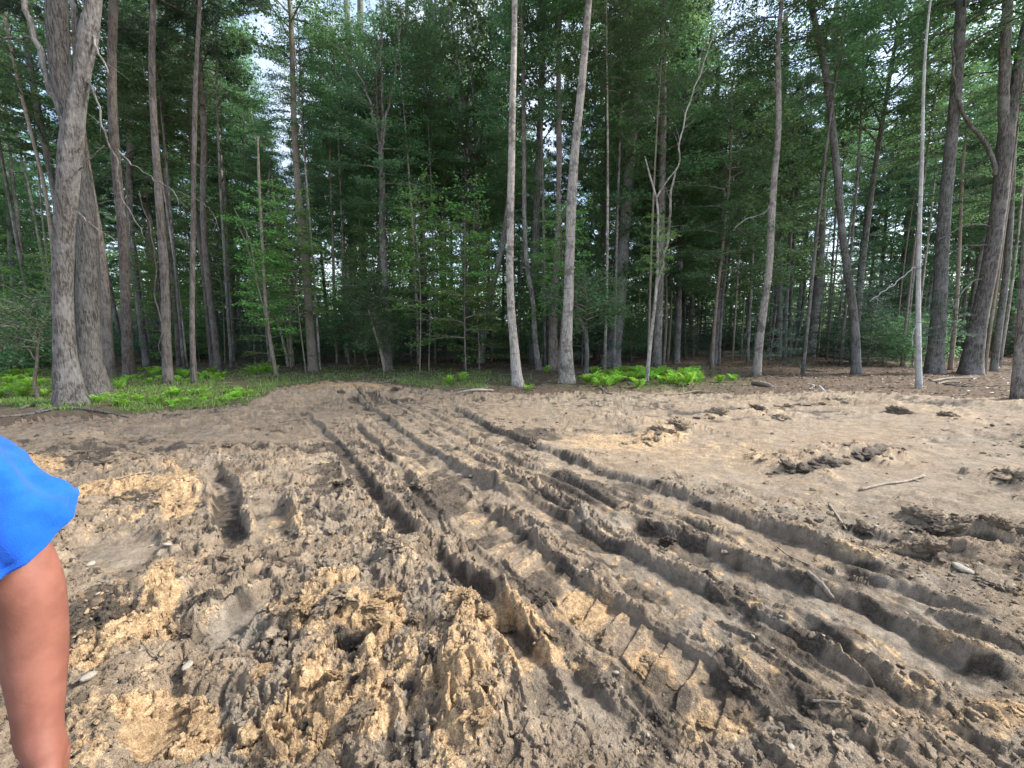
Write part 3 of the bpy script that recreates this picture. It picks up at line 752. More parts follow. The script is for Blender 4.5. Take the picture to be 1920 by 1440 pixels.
# ------------------------------------------------------------------ trees traced one by one
def tree(label, bark_, pts, top=None, crowns=(), limbs=(), sides=10, flare=.45, name='tree', rough=.06, seed=None, Y=None, cat='tree'):
    """pts: (px, py, width px) from the foot upwards; limbs: lists of the same; crowns: (kind, height, scale)"""
    seed = seed if seed is not None else int(abs(hash_(label)) % 9973)
    b = at(pts[0][0], pts[0][1])
    if Y is None: Y = b[1]
    else:
        b = P(pts[0][0], pts[0][1], Y); b[2] = float(gz(b[0], b[1])[0])
    t = thing(name, label, cat, b)
    rs = np.random.RandomState(seed)
    def world_path(pp):
        out_ = []
        for px, py, w in pp:
            p = P(px, py, Y); out_.append([p[0] - b[0], 0, p[2] - b[2], px_radius(w, p)])
        return np.array(out_)
    W = world_path(pts); W[0, 2] = -.15
    if top is not None and top > W[-1, 2] + .5:
        d = (W[-1] - W[max(0, len(W) - 3)]); d = d / max(d[2], .3)
        n_ = 3; z0 = W[-1, 2]
        for k in range(1, n_ + 1):
            f = k / n_; zz = z0 + (top - z0) * f
            W = np.vstack([W, [W[-1, 0] + d[0] * .5 * (top - z0) / n_ + rs.randn() * .08, 0, zz, max(.02, W[len(pts) - 1, 3] * (1 - .8 * f))]])
    Hh = W[-1, 2]
    n = max(10, int(Hh / (.22 if W[0, 3] > .15 else .3)))
    path = smooth_path(W, n)
    zf = np.clip(path[:, 2], 0, 99)
    lean = rs.randn() * .02
    path[:, 1] += lean * zf + .05 * np.sin(zf * .7 + rs.rand() * 6)
    path[:, 3] = np.maximum(path[:, 3], .006)
    mb = MB(); trunk_tube(mb, path, sides, seed % 97, flare, rough)
    link('trunk', mb.mesh('trunk', M[bark_]), t)
    for lb in limbs:
        w = world_path(lb)
        p = smooth_path(w, max(6, 4 * len(lb)))
        k = np.linspace(0, 1, len(p))
        p[:, 1] += -.25 * k * (rs.rand() * 1.2) * max(.3, np.linalg.norm(w[-1, :3] - w[0, :3])) * .3 + np.interp(p[0, 2], path[:, 2], path[:, 1])
        p[:, 0] += .012 * perlin(k * 9 + seed, k * 0, 3) * len(lb); p[:, 2] += .012 * perlin(k * 9, k * 0 + seed, 4) * len(lb)
        m2 = MB(); m2.tube(p[:, :3], np.maximum(p[:, 3], .004), 7)
        if lb[0][2] < 9.5 and lb[-1][1] < 640:
            Ln = np.linalg.norm(w[-1, :3] - w[0, :3])
            for q in range(int(3 + 2.2 * Ln)):
                i0 = int(len(p) * (.25 + .74 * rs.rand())) - 1; a0 = p[i0, :3]; dv = rs.randn(3) * np.array([1, .7, .7]) + (p[min(i0 + 1, len(p) - 1), :3] - p[max(i0 - 1, 0), :3]) * 2.5
                dv /= np.linalg.norm(dv); tl = (.15 + .35 * rs.rand()) * min(1.3, .5 + .25 * Ln); sd2 = rs.randn(3) * .25 + np.array([0, 0, -.15])
                m2.tube(np.array([a0, a0 + dv * tl * .5 + sd2 * tl * .2, a0 + dv * tl + sd2 * tl * .6]), np.array([.45, .3, .15]) * max(.008, p[i0, 3] * .8), 3, False)
        link('limb', m2.mesh('limb', M[bark_]), t)
    for kd, hz, sc in crowns:
        x = np.interp(hz, path[:, 2], path[:, 0]); y = np.interp(hz, path[:, 2], path[:, 1])
        put_crown(t, kd, (x, y, hz), rs.rand() * 6.28, sc)
    return t
def hash_(s):
    h = 7
    for ch in s: h = (h * 131 + ord(ch)) % 1000003
    return h

tree('thick grey forked trunk at the front left with bare drooping limbs', 'grey_bark',
     [(132, 768, 66), (118, 690, 52), (112, 600, 44), (114, 480, 44), (122, 360, 46), (132, 240, 48), (140, 180, 38), (147, 120, 34), (152, 60, 42), (160, 0, 34)], 17, [('broad', 11, 1.0)],
     [[(122, 240, 22), (110, 215, 17), (92, 160, 15), (75, 107, 15), (62, 50, 14), (48, 0, 13), (35, -60, 11)],
      [(75, 107, 9), (60, 72, 8), (43, 64, 7), (20, 70, 6), (-10, 66, 5)],
      [(140, 70, 16), (131, 30, 17), (126, 0, 15), (120, -60, 12)],
      [(137, -20, 7), (150, 30, 6), (168, 70, 6), (187, 108, 5), (202, 138, 3)],
      [(150, 145, 8), (165, 165, 6), (182, 205, 5), (200, 255, 4.5), (222, 312, 4), (232, 350, 4), (255, 405, 3), (285, 450, 1.6)],
      [(212, 278, 3.5), (255, 312, 3), (300, 342, 2.6), (328, 358, 2.2), (345, 385, 1.5)],
      [(330, 358, 2), (365, 372, 1.6), (395, 395, 1.5), (405, 420, 1.1)],
      [(145, 318, 4), (165, 298, 3.6), (180, 290, 3), (198, 272, 2.2)], [(163, 172, 3.2), (185, 157, 2.6), (205, 138, 1.5)],
      [(140, 395, 3), (175, 425, 2.4), (215, 450, 1.5)], [(235, 365, 2), (225, 385, 2), (238, 410, 1.5), (250, 470, 1)]],
     sides=24, flare=.55, rough=.07)
tree('thick straight grey trunk with furrowed bark right behind the forked one', 'brown_grey_bark',
     [(183, 748, 74), (172, 690, 56), (163, 600, 50), (150, 400, 44), (128, 260, 44), (105, 130, 46), (97, 0, 46)], 19, [('broad', 12, 1.1)], sides=24, flare=.5, rough=.05)
tree('thin pale stem leaning left behind the thick grey pair', 'tan_bark', [(128, 700, 11), (112, 500, 10), (97, 360, 8), (77, 250, 8), (57, 133, 7.5), (38, 0, 7)], 15, [('layer', 10, .8)])
tree('dark trunk leaning left behind the thin pale stem', 'dark_bark', [(140, 690, 20), (120, 500, 18), (100, 330, 16), (75, 190, 15), (50, 50, 15), (42, 0, 14)], 19, [('broad', 9, 1)])
tree('reddish pine trunk closest to the thick grey pair', 'reddish_bark', [(210, 710, 23), (199, 600, 20), (186, 480, 18), (170, 380, 17), (155, 270, 16), (140, 120, 15), (130, 0, 14)], 19, [('pine', 11, 1.1)], sides=14)
tree('upright dark red pine trunk, second from the thick grey pair', 'reddish_bark', [(245, 713, 26), (240, 600, 22), (234, 450, 20), (228, 300, 19), (227, 150, 18), (230, 0, 18)], 20, [('pine', 12, 1.1)], sides=14)
tree('rough red pine trunk wound with a thin dead vine', 'reddish_bark', [(318, 722, 22), (308, 620, 19), (298, 500, 18), (288, 400, 17), (277, 250, 15), (266, 100, 14), (262, 0, 13)], 20, [('pine', 12, 1)],
     [[(315, 690, 3), (303, 660, 3), (312, 610, 3), (300, 560, 3), (308, 500, 3), (300, 430, 2.5), (288, 370, 2)]], sides=14)
tree('slender brown pine with short dead side twigs', 'reddish_bark', [(367, 725, 14), (360, 620, 11), (354, 500, 11), (350, 380, 10), (350, 250, 10), (353, 100, 9), (356, 0, 8)], 17, [('pine', 11, .8)],
     [[(352, 455, 3), (330, 452, 2), (308, 455, 1.4)], [(355, 510, 3), (340, 500, 2), (330, 492, 1.2)], [(353, 300, 3), (372, 305, 2), (383, 292, 1.2)]])
tree('taller of two reddish trunks standing close together', 'reddish_bark', [(409, 697, 17), (400, 600, 14), (391, 500, 13), (384, 400, 12), (384, 200, 12), (373, 0, 11)], 18, [('pine', 11, 1)])
tree('thinner of two reddish trunks standing close together', 'reddish_bark', [(401, 692, 12), (388, 580, 11), (376, 470, 10), (368, 400, 9), (362, 300, 8), (356, 180, 7)], 13, [('layer', 8, .7)])
tree('narrow red trunk leaning left deeper behind the vine trunk', 'reddish_bark', [(334, 688, 12), (330, 560, 11), (320, 450, 10), (312, 320, 10), (306, 150, 9), (302, 0, 9)], 18, [('broad', 9, .9)])
tree('dark brown trunk behind the reddish pines, leaning left', 'dark_bark', [(277, 688, 16), (262, 600, 15), (248, 480, 14), (240, 300, 13), (236, 100, 12)], 18, [('broad', 8, 1)])
tree('slim pale sapling with light green sprays beside fern clump', 'tan_bark', [(518, 710, 8), (506, 640, 7), (498, 560, 6.5), (495, 490, 6), (489, 390, 5.5), (483, 290, 4.5), (482, 255, 3)], None,
     [('sapling', 1.6, .75), ('sapling', 3.6, .8)], [[(500, 600, 3), (480, 520, 2.5), (466, 440, 2), (440, 390, 1.2)]], flare=.2)
tree('dark slim stem touching the pale sapling', 'dark_bark', [(509, 690, 8), (501, 610, 7), (497, 540, 7), (500, 450, 6), (507, 340, 5)], 9, [('layer', 5, .6)], flare=.2)
tree('many stemmed young tree leaning apart left of the ringed trunk', 'tan_bark', [(549, 690, 8), (545, 620, 7), (548, 560, 6), (535, 480, 6), (518, 410, 5), (510, 330, 4)], None,
     [('sapling', 1.2, .7), ('sapling', 3.2, .9)],
     [[(552, 690, 7), (549, 630, 6), (556, 540, 5), (575, 470, 4), (600, 430, 2)], [(543, 690, 7), (530, 620, 6), (512, 560, 5), (490, 515, 4), (470, 450, 3), (455, 420, 2)], [(546, 680, 5), (538, 600, 5), (524, 500, 4), (505, 420, 3), (500, 340, 2)]], flare=.2)
tree('straight tan trunk with ring marks, tallest near the fern clump', 'tan_bark', [(589, 699, 20), (581, 610, 17), (573, 500, 16), (564, 400, 14), (557, 300, 12.5), (551, 200, 11), (547, 100, 10), (543, 0, 9)], 17, [('broad', 11.5, .9)], sides=14)
tree('very thin upright stem right of the ringed tan trunk', 'tan_bark', [(632, 686, 5), (627, 560, 5), (621, 430, 5), (617, 350, 4), (616, 250, 4)], 10, [('layer', 6, .6)], flare=.2)
tree('left one of two black trunks side by side in the gloom', 'dark_bark', [(664, 664, 16), (660, 480, 14), (656, 300, 13), (652, 100, 13), (648, 0, 12)], 24, [('broad', 13, 1.2)])
tree('right one of two black trunks side by side in the gloom', 'dark_bark', [(682, 664, 16), (680, 480, 14), (677, 300, 13), (676, 100, 12), (676, 0, 12)], 24, [('broad', 12, 1.2)])
tree('grey brown trunk fanning into fine upright branches above', 'grey_bark', [(728, 698, 18), (726, 620, 15), (721, 520, 13), (717, 430, 12), (716, 340, 11), (712, 270, 9)], None,
     [('layer', 6.2, .9)], [[(712, 275, 6), (702, 230, 5), (690, 180, 4), (672, 140, 3), (640, 90, 2)], [(713, 275, 6), (718, 200, 5), (716, 110, 4), (722, 40, 3), (722, -30, 2)],
     [(714, 280, 5), (722, 220, 5), (733, 170, 4), (742, 115, 3), (750, 50, 2)], [(712, 265, 6), (705, 190, 4), (704, 110, 3), (698, 20, 2)], [(690, 180, 3), (660, 170, 2), (640, 145, 1.5)]], sides=14)
tree('thin twin stemmed leafy sapling at the foot of the fanned trunk', 'tan_bark', [(722, 700, 5), (712, 650, 4.5), (700, 610, 4), (692, 580, 3)], None, [('shrub', .8, .8), ('shrub', 2.0, .9)], [[(724, 698, 4), (716, 655, 3.5), (708, 615, 3), (702, 590, 2)]], flare=.1)
tree('dark trunk with one arching limb left of the curved black trunk', 'dark_bark', [(780, 672, 18), (775, 560, 17), (770, 420, 16), (764, 290, 15), (762, 200, 14), (752, 80, 13), (746, 0, 12)], 20, [('broad', 11, 1)], [[(764, 250, 8), (748, 215, 7), (725, 195, 6), (708, 190, 4), (690, 175, 2)]])
tree('curved black trunk rising beside the arching limb', 'dark_bark', [(803, 668, 13), (797, 560, 12), (793, 460, 11), (792, 330, 11), (786, 240, 10), (776, 160, 9), (768, 60, 8), (766, 0, 7)], 17, [('layer', 9, 1)])
tree('grey trunk dividing into a vase of dark branches', 'grey_bark', [(873, 678, 15), (878, 590, 13), (886, 500, 12), (892, 430, 11), (897, 360, 10), (890, 305, 8)], None, [('layer', 7.5, 1.1)],
     [[(890, 310, 6), (876, 240, 6), (866, 160, 5), (852, 80, 4), (842, 0, 3)], [(892, 315, 6), (890, 220, 5), (886, 120, 4), (882, 20, 3)], [(893, 320, 6), (905, 240, 5), (915, 150, 4), (922, 60, 3), (926, 0, 3)],
      [(896, 350, 6), (912, 280, 5), (930, 200, 4), (944, 120, 3)], [(890, 300, 5), (868, 250, 4), (845, 190, 3), (820, 110, 2)], [(878, 600, 6), (872, 480, 6), (876, 370, 5), (872, 280, 4), (866, 190, 3)]])
tree('grey trunk leaning right towards the pale trunk', 'grey_bark', [(900, 684, 15), (908, 620, 13), (919, 560, 12), (933, 500, 11), (944, 450, 11), (952, 390, 9), (958, 300, 8)], 12, [('layer', 8, .8)])
tree('thin stem crossing the vase shaped tree at a slant', 'tan_bark', [(884, 672, 5), (886, 590, 5), (893, 500, 5), (910, 450, 5), (928, 395, 5), (946, 330, 4), (952, 300, 3)], None, [('sapling', 5, .8)], [[(893, 497, 3), (870, 460, 2.5), (852, 420, 2), (846, 400, 1)]], flare=.1)
tree('tall pale trunk in the middle with a slight bow near its foot', 'pale_bark', [(971, 726, 23), (965, 660, 17), (959, 590, 15), (956, 520, 14), (957, 420, 13.5), (959, 300, 13), (961, 190, 12), (964, 80, 11), (965, 0, 10)], 18, [('broad', 12.5, .9)], sides=16, flare=.4)
tree('wavy thin trunk bending beside the tall pale trunk', 'grey_bark', [(1012, 698, 12), (1003, 630, 10), (999, 565, 9), (990, 515, 9), (984, 430, 8), (983, 280, 8), (981, 150, 7), (978, 40, 6)], 15, [('layer', 9, .8)])
tree('brown rotten trunk with a hollow foot behind the blotched trunk', 'reddish_bark', [(1040, 697, 26), (1037, 640, 19), (1039, 560, 16), (1044, 480, 11), (1047, 380, 10), (1048, 240, 10), (1048, 100, 9), (1048, 0, 9)], 18, [('broad', 12, .9)], flare=.6, rough=.16)
tree('pale trunk with dark blotches leaning right, thickest of the central ones', 'pale_bark', [(1063, 722, 30), (1062, 660, 22), (1066, 560, 19), (1070, 460, 18), (1074, 360, 18), (1083, 250, 16), (1093, 150, 15), (1101, 60, 14), (1106, 0, 13)], 18, [('broad', 12.5, 1)], sides=18, flare=.35, rough=.09)
tree('crooked dark sapling beside the blotched pale trunk', 'dark_bark', [(1099, 710, 10), (1101, 650, 8), (1098, 618, 8), (1085, 598, 8), (1081, 560, 6), (1077, 530, 4)], None, [('shrub', 1.6, 1.1)], flare=.2)
tree('big dark purple grey trunk leaning right above the fern bed', 'dark_bark', [(1144, 690, 34), (1153, 620, 27), (1162, 550, 25), (1170, 460, 22), (1178, 350, 20), (1187, 230, 18), (1193, 100, 15), (1195, 0, 14)], 20, [('broad', 12.5, 1.1)], sides=16)
tree('black trunk close behind the big purple grey trunk', 'dark_bark', [(1160, 668, 12), (1166, 500, 11), (1173, 300, 10), (1178, 140, 10), (1182, 0, 9)], 20, [('broad', 10, 1)])
tree('slim smooth grey sapling forking in a high wide V', 'pale_bark', [(1212, 718, 8), (1218, 650, 7), (1226, 580, 6), (1231, 530, 5.5), (1234, 450, 4.5), (1233, 372, 4), (1220, 325, 3), (1211, 290, 2)], None, [('sapling', 3.4, .5)],
     [[(1233, 372, 3.6), (1252, 340, 3.2), (1272, 308, 3), (1277, 235, 3), (1296, 180, 2.8), (1313, 133, 2.4), (1330, 84, 2), (1362, 18, 1.5)], [(1231, 540, 6), (1243, 490, 5), (1253, 430, 5), (1260, 345, 4), (1266, 320, 2.5)], [(1313, 130, 2), (1318, 90, 1.8), (1345, 60, 1.2)]], flare=.25)
tree('bare dark trunk straight behind the forked sapling', 'dark_bark', [(1268, 684, 13), (1273, 560, 12), (1279, 400, 11), (1285, 220, 11), (1290, 80, 10), (1291, 0, 9)], 19, [('pine', 10, 1)])
tree('grey trunk leaning gently right past the fern bed', 'grey_bark', [(1336, 686, 19), (1346, 600, 16), (1354, 500, 13), (1359, 400, 11), (1357, 290, 10), (1354, 170, 9), (1352, 80, 8)], 16, [('layer', 9, 1)])
tree('light grey trunk with kinks, nearest right of the ferns', 'pale_bark', [(1420, 709, 18), (1424, 640, 16), (1430, 580, 15), (1438, 500, 14), (1442, 410, 14), (1447, 340, 13), (1455, 250, 12), (1455, 170, 11), (1452, 90, 9), (1457, 0, 8)], 16, [('layer', 10.5, .9)],
     [[(1455, 195, 5), (1446, 165, 4), (1440, 158, 3)], [(1452, 360, 3), (1430, 400, 2), (1390, 415, 1.5), (1370, 435, 1)], [(1455, 60, 4), (1466, 40, 3), (1490, 0, 2)]], sides=14, flare=.3)
tree('black trunk behind the kinked light grey trunk', 'dark_bark', [(1458, 672, 15), (1464, 540, 14), (1470, 400, 13), (1478, 270, 12), (1487, 130, 11), (1491, 0, 10)], 20, [('pine', 10, 1)])
tree('left stem of a slim pair in front of the dark wood', 'dark_bark', [(1472, 678, 9), (1473, 580, 9), (1478, 480, 8), (1486, 350, 7), (1492, 200, 6)], 14, [('layer', 8, .8)])
tree('right stem of a slim pair in front of the dark wood', 'dark_bark', [(1479, 672, 8), (1483, 580, 8), (1490, 470, 8), (1497, 330, 7), (1502, 180, 6)], 14, [('layer', 8, .8)])
tree('thin pole leaning right between dark trunks', 'dark_bark', [(1487, 668, 7), (1500, 610, 7), (1510, 540, 6), (1518, 430, 5)], 9, [('layer', 5, .6)])
tree('stout brown trunk crossed by a bending neighbour', 'dark_bark', [(1518, 672, 23), (1525, 610, 20), (1533, 540, 19), (1540, 450, 18), (1546, 360, 16), (1557, 220, 14), (1568, 90, 13), (1575, 0, 12)], 20, [('pine', 12, 1.1)], sides=14)
tree('bending trunk that crosses its stout brown neighbour', 'dark_bark', [(1603, 702, 20), (1602, 630, 18), (1596, 560, 16), (1585, 490, 15), (1576, 430, 15), (1565, 340, 15), (1553, 250, 14), (1540, 140, 13), (1522, 50, 12), (1512, 0, 11)], 19, [('layer', 11, 1.1), ('evergreen', 2.5, .7)], sides=14)
tree('broad black trunk deep behind the white stem', 'dark_bark', [(1690, 662, 24), (1697, 520, 22), (1704, 380, 21), (1710, 240, 20), (1716, 100, 19), (1720, 0, 18)], 24, [('pine', 12, 1.4)])
tree('slim white barked stem, the palest on the right', 'white_bark', [(1722, 732, 14), (1726, 660, 12), (1731, 570, 10.5), (1735, 480, 10), (1738, 390, 9), (1743, 280, 8), (1748, 180, 7), (1757, 90, 6), (1768, 18, 5)], 15, [('layer', 11, .7)],
     [[(1733, 500, 3.5), (1722, 500, 3), (1706, 512, 2.6), (1680, 535, 2.3), (1650, 553, 1.8), (1630, 565, 1.2)], [(1728, 600, 2.5), (1720, 620, 2), (1716, 650, 1.5)]], flare=.2)
tree('wide dark grey trunk just behind the white stem', 'dark_bark', [(1751, 704, 40), (1754, 640, 33), (1760, 560, 30), (1767, 470, 28), (1774, 400, 27), (1783, 310, 26), (1793, 170, 24), (1802, 20, 22)], 20, [('layer', 11, 1.2), ('evergreen', 1.2, .55)], sides=18, flare=.3)
tree('thin tan stem between the two widest trunks on the right', 'tan_bark', [(1783, 696, 11), (1787, 620, 10), (1792, 540, 9), (1798, 460, 8), (1803, 390, 7), (1808, 280, 6)], 10, [('layer', 6, .7)])
tree('massive grey trunk leaning right and forking high up', 'grey_bark', [(1820, 704, 48), (1832, 630, 38), (1842, 570, 35), (1853, 490, 34), (1863, 400, 33), (1872, 310, 34), (1882, 240, 34), (1893, 190, 26), (1905, 110, 22), (1914, 50, 20), (1922, -20, 18)], 18, [('broad', 12, 1)],
     [[(1874, 260, 24), (1870, 180, 24), (1868, 90, 23), (1868, 0, 22), (1868, -80, 20)], [(1858, 330, 11), (1845, 285, 11), (1830, 262, 10), (1808, 240, 9), (1792, 215, 8), (1781, 185, 6), (1774, 120, 5), (1772, 80, 3)],
      [(1850, 425, 4), (1833, 423, 3.5), (1808, 424, 3), (1780, 434, 2.6), (1744, 455, 2)], [(1850, 460, 4), (1833, 461, 3.5), (1795, 464, 3), (1773, 474, 2.5), (1756, 460, 1.8)],
      [(1845, 512, 4), (1832, 513, 3.5), (1803, 518, 3), (1773, 538, 2.6), (1738, 572, 1.8)], [(1842, 520, 5), (1828, 524, 4.5), (1803, 544, 4.5), (1778, 573, 4.5), (1783, 588, 4.5), (1775, 615, 3.5), (1748, 642, 2)], [(1775, 612, 2.5), (1755, 618, 2), (1738, 625, 1.4)]], sides=20, flare=.35)
tree('dark trunk in the shade right of the massive forked trunk', 'dark_bark', [(1866, 700, 17), (1873, 590, 15), (1880, 480, 14), (1888, 340, 13), (1895, 150, 12)], 20, [('broad', 10, 1)])
tree('rough trunk cut off by the right edge of the view', 'grey_bark', [(1914, 752, 30), (1913, 640, 26), (1913, 500, 25), (1914, 380, 25), (1917, 250, 24), (1920, 100, 23), (1922, 0, 22)], 18, [('broad', 11, 1.1)], sides=18, flare=.3)
tree('slim dark trunk at the far left behind the shrub', 'dark_bark', [(38, 668, 14), (33, 560, 13), (27, 440, 12), (22, 300, 11), (17, 180, 10), (12, 40, 9)], 17, [('layer', 8, 1)])

# ------------------------------------------------------------------ trees deeper in the wood: one of each kind, then copies
def copy_tree(src, loc, rz, sc, label=None):
    t = src.copy(); col.objects.link(t)
    t.location = loc; t.rotation_euler = (0, 0, rz); t.scale = (sc, sc, sc)
    if label: t['label'] = label
    for ch in src.children:
        c = ch.copy(); col.objects.link(c); c.parent = t
    return t
def straight_trunk(seed, h, r, bark_, bend=.5, sides=8):
    rs = np.random.RandomState(seed)
    n = 16; z = np.linspace(-.2, h, n)
    f = np.clip(z / h, 0, 1)
    p = np.zeros((n, 4)); p[:, 2] = z
    p[:, 0] = bend * (np.sin(f * 3 + rs.rand() * 6) - np.sin(0)) * f + rs.randn() * .05 * z * .3
    p[:, 1] = bend * np.sin(f * 2.5 + rs.rand() * 6) * f
    p[:, 3] = np.maximum(.012, r * (1 - .8 * f ** 1.3))
    mb = MB(); trunk_tube(mb, p, sides, seed, .5, .06)
    return mb.mesh('trunk', M[bark_]), p
def proto(name, label, group, seed, h, r, bark_, crowns, bend=.5, cat='tree'):
    t = thing(name, label, cat, (0, 0, -60), 0, group)
    me, p = straight_trunk(seed, h, r, bark_, bend)
    link('trunk', me, t)
    for kd, hz, sc in crowns:
        put_crown(t, kd, (np.interp(hz, p[:, 2], p[:, 0]), np.interp(hz, p[:, 2], p[:, 1]), hz), rng.rand() * 6.28, sc)
    return t
KIND = [('tall trees with dark trunks deep in the wood', 'tall dark barked leafy tree among others deep in the shaded wood', 'dark_bark', [('broad', 8.5, 1.15), ('layer', 13, 1)]),
        ('tall trees with grey trunks deep in the wood', 'tall grey barked leafy tree among others deep in the shaded wood', 'grey_bark', [('layer', 7, 1.2), ('broad', 12.5, 1)]),
        ('tall pines deep in the wood', 'tall reddish barked pine among others deep in the shaded wood', 'reddish_bark', [('pine', 12, 1.2), ('pine', 8.5, .8)])]
canopy = [proto('tree', KIND[k % 3][1], KIND[k % 3][0], 700 + k, 19 + k % 4 * 1.2, .13 + .02 * (k % 4), KIND[k % 3][2], KIND[k % 3][3]) for k in range(9)]
YK = [('pale stemmed young trees behind the front trunks', 'young leafy tree with pale thin stem in the gloom behind the front trunks', 'tan_bark'),
      ('dark stemmed young trees behind the front trunks', 'young leafy tree with dark thin stem in the gloom behind the front trunks', 'dark_bark')]
young = [proto('young_tree', YK[k % 2][1], YK[k % 2][0], 800 + k, 8.5 + k, .05 + .008 * k, YK[k % 2][2],
               [[('layer', 2.6, .95)], [('broad', 2.5, .85)], [('layer', 3.4, 1.05)], [('broad', 3.6, .95)]][k % 4], .5, 'young tree') for k in range(4)]
g3, l3 = 'evergreen saplings under the tall trees', 'low dark evergreen sapling with level sprays under the tall trees'
ever = [proto('evergreen_sapling', l3, g3, 900 + k, 4.6, .04, 'dark_bark', [('evergreen', .1 + .2 * k, 1.0)], .2, 'sapling') for k in range(2)]
g6, l6 = 'slim pale poles behind the front trunks', 'slim straight bare stemmed tree in the shade just behind the front trunks'
pole = [proto('slim_tree', l6, g6, 1000 + k, 15 + k, .05 + .008 * k, ['tan_bark', 'pale_bark', 'grey_bark'][k % 3], [('layer', 9.5 + k * .5, .75)], .25, 'tree') for k in range(3)]
g5, l5 = 'light green saplings at the edge of the wood', 'light green leafy sapling at the edge of the wood'
sapl = [proto('sapling', l5, g5, 980 + k, 4.6 + k * .8, .022, 'tan_bark', [('sapling', .5 + k * .7, 1.1), ('sapling', 2.4 + k * .5, .9)], .25, 'sapling') for k in range(3)]
g4, l4 = 'low shrubs on the shaded forest floor', 'low leafy shrub on the shaded forest floor between the trunks'
shr = [proto('shrub', l4, g4, 950 + k, 1.3, .015, 'twig_bark', [('shrub', -.35, 1.15)], .1, 'shrub') for k in range(2)]
placed = []
gap = lambda x, y: abs(x / y + .985) < .055
def far_enough(x, y, d):
    for a, b in placed:
        if (a - x) ** 2 + (b - y) ** 2 < d * d: return False
    return True
def scatter(protos, n, y0, y1, dmin, wid=1.42, smin=.85, smax=1.2, avoid=None):
    k = 0; tries = 0
    while k < n and tries < n * 60:
        tries += 1
        y = math.sqrt(rng.uniform(y0 * y0, y1 * y1)); x = rng.uniform(-1, 1) * (wid * y + 3)
        if not far_enough(x, y, dmin): continue
        if avoid and avoid(x, y): continue
        placed.append((x, y))
        z = float(gz(x, y)[0])
        p = protos[k % len(protos)]
        sc = rng.uniform(smin, smax); rz = rng.uniform(0, 6.28)
        if p.location.z < -50:
            p.location = (x, y, z); p.rotation_euler = (0, 0, rz); p.scale = (sc,) * 3
        else: copy_tree(p, (x, y, z), rz, sc)
        k += 1
for x, y in ((-2.7, 24.0), (-3.1, 31.0), (-2.2, 38.0)):
    copy_tree(canopy[0], (x, y, float(gz(x, y)[0])), x * 3, 1.1); placed.append((x, y))
scatter(pole, 90, 14.5, 32, .9, smin=.85, smax=1.15)
scatter(canopy, 104, 17.5, 52, 1.7)
scatter(young, 88, 15.5, 46, 1.3, avoid=gap)
scatter(ever, 110, 18.5, 46, .9, smin=.7, smax=1.25, avoid=gap)
scatter(shr, 110, 17, 46, .7, smin=.8, smax=1.6, avoid=lambda x, y: gap(x, y) or (x > 4 and y < 26))

scatter(sapl, 20, 14.5, 22, 1.4, smin=.8, smax=1.2, avoid=lambda x, y: x > 4 or gap(x, y))
# the wood beyond, one mass of trunks and leaves
def far_wood():
    rs = np.random.RandomState(77)
    mb = MB()
    n = 150000
    y = rs.uniform(52, 75, n); x = rs.uniform(-1, 1, n) * (1.5 * y + 6)
    z = 16 * rs.rand(n) ** .9
    dens = perlin(x * .25, z * .3, 3) + .4 * perlin(x * .8, z * .8, 5)
    thin = sstep(6, 16, z)
    k = (dens > (-.6 + 1.1 * thin)) | ((z < 7) & (rs.rand(n) < .8))
    big = np.where(z < 8, 1.5, 1.0)
    x, y, z, big = x[k], y[k], z[k], big[k]; n = len(x)
    L = rs.uniform(.25, .5, n) * big; z = z + 4.0 * sstep(50, 110, y)
    leaves(mb, np.stack([x, y, z], -1), rs.randn(n, 3) + [0, 0, -.3], rs.randn(n, 3), L, L * .62, rs.rand(n))
    o = link('far_foliage', mb.mesh('far_foliage', M['broad_leaf'], False, True))
    kind(o, 'stuff'); o['label'] = 'far leafage closing the wood behind all the trunks'; o['category'] = 'foliage'
far_wood()

# ------------------------------------------------------------------ ferns
def frond_mesh(seed):
    rs = np.random.RandomState(seed); mb = MB()
    n = 15; s = np.linspace(0, 1, n)
    ax = np.stack([s * .22 + .12 * s ** 2, .02 * np.sin(s * 3 + rs.rand() * 6), .58 * s - .24 * s ** 2.6], -1)
    mb.tube(ax, .004 * (1 - .75 * s), 3, False, .35)
    C, D, Nn, L, T = [], [], [], [], []
    for i in range(2, n):
        tan = ax[i] - ax[i - 1]; tan /= np.linalg.norm(tan); side = np.array([0, 1., 0]); up = np.cross(tan, side)
        ln = .155 * math.sin(math.pi * min(1, .22 + .78 * s[i])) ** .8 + .012
        for sg in (-1, 1):
            C.append(ax[i]); D.append(side * sg + tan * (.45 + .1 * rs.randn()) + up * .15 * rs.randn()); Nn.append(-up + rs.randn(3) * .25); L.append(ln * (.9 + .2 * rs.rand())); T.append(rs.rand())
    C.append(ax[-1]); D.append(ax[-1] - ax[-2]); Nn.append(-up); L.append(.04); T.append(.6)
    leaves(mb, np.array(C), np.array(D), np.array(Nn), np.array(L), np.array(L) * .26 + .004, np.array(T))
    return mb.mesh('frond', M['fern_frond'], False, True)
FROND = [frond_mesh(k) for k in range(4)]
def fern(px, py, sc, label, group, nfr=8):
    b = at(px, py); b[2] -= .01
    t = thing('fern', label, 'fern', b, rng.uniform(0, 6.28), group)
    for k in range(nfr):
        o = link('frond', FROND[int(rng.randint(4))], t, (0, 0, 0), (rng.randn() * .1, -.25 + .5 * rng.rand(), k * 2.399 + rng.randn() * .25), sc * rng.uniform(.75, 1.15))
    return t
L_A, G_A = 'bright fern in the dense bed around the slim forked sapling', 'ferns in the bed by the forked sapling'
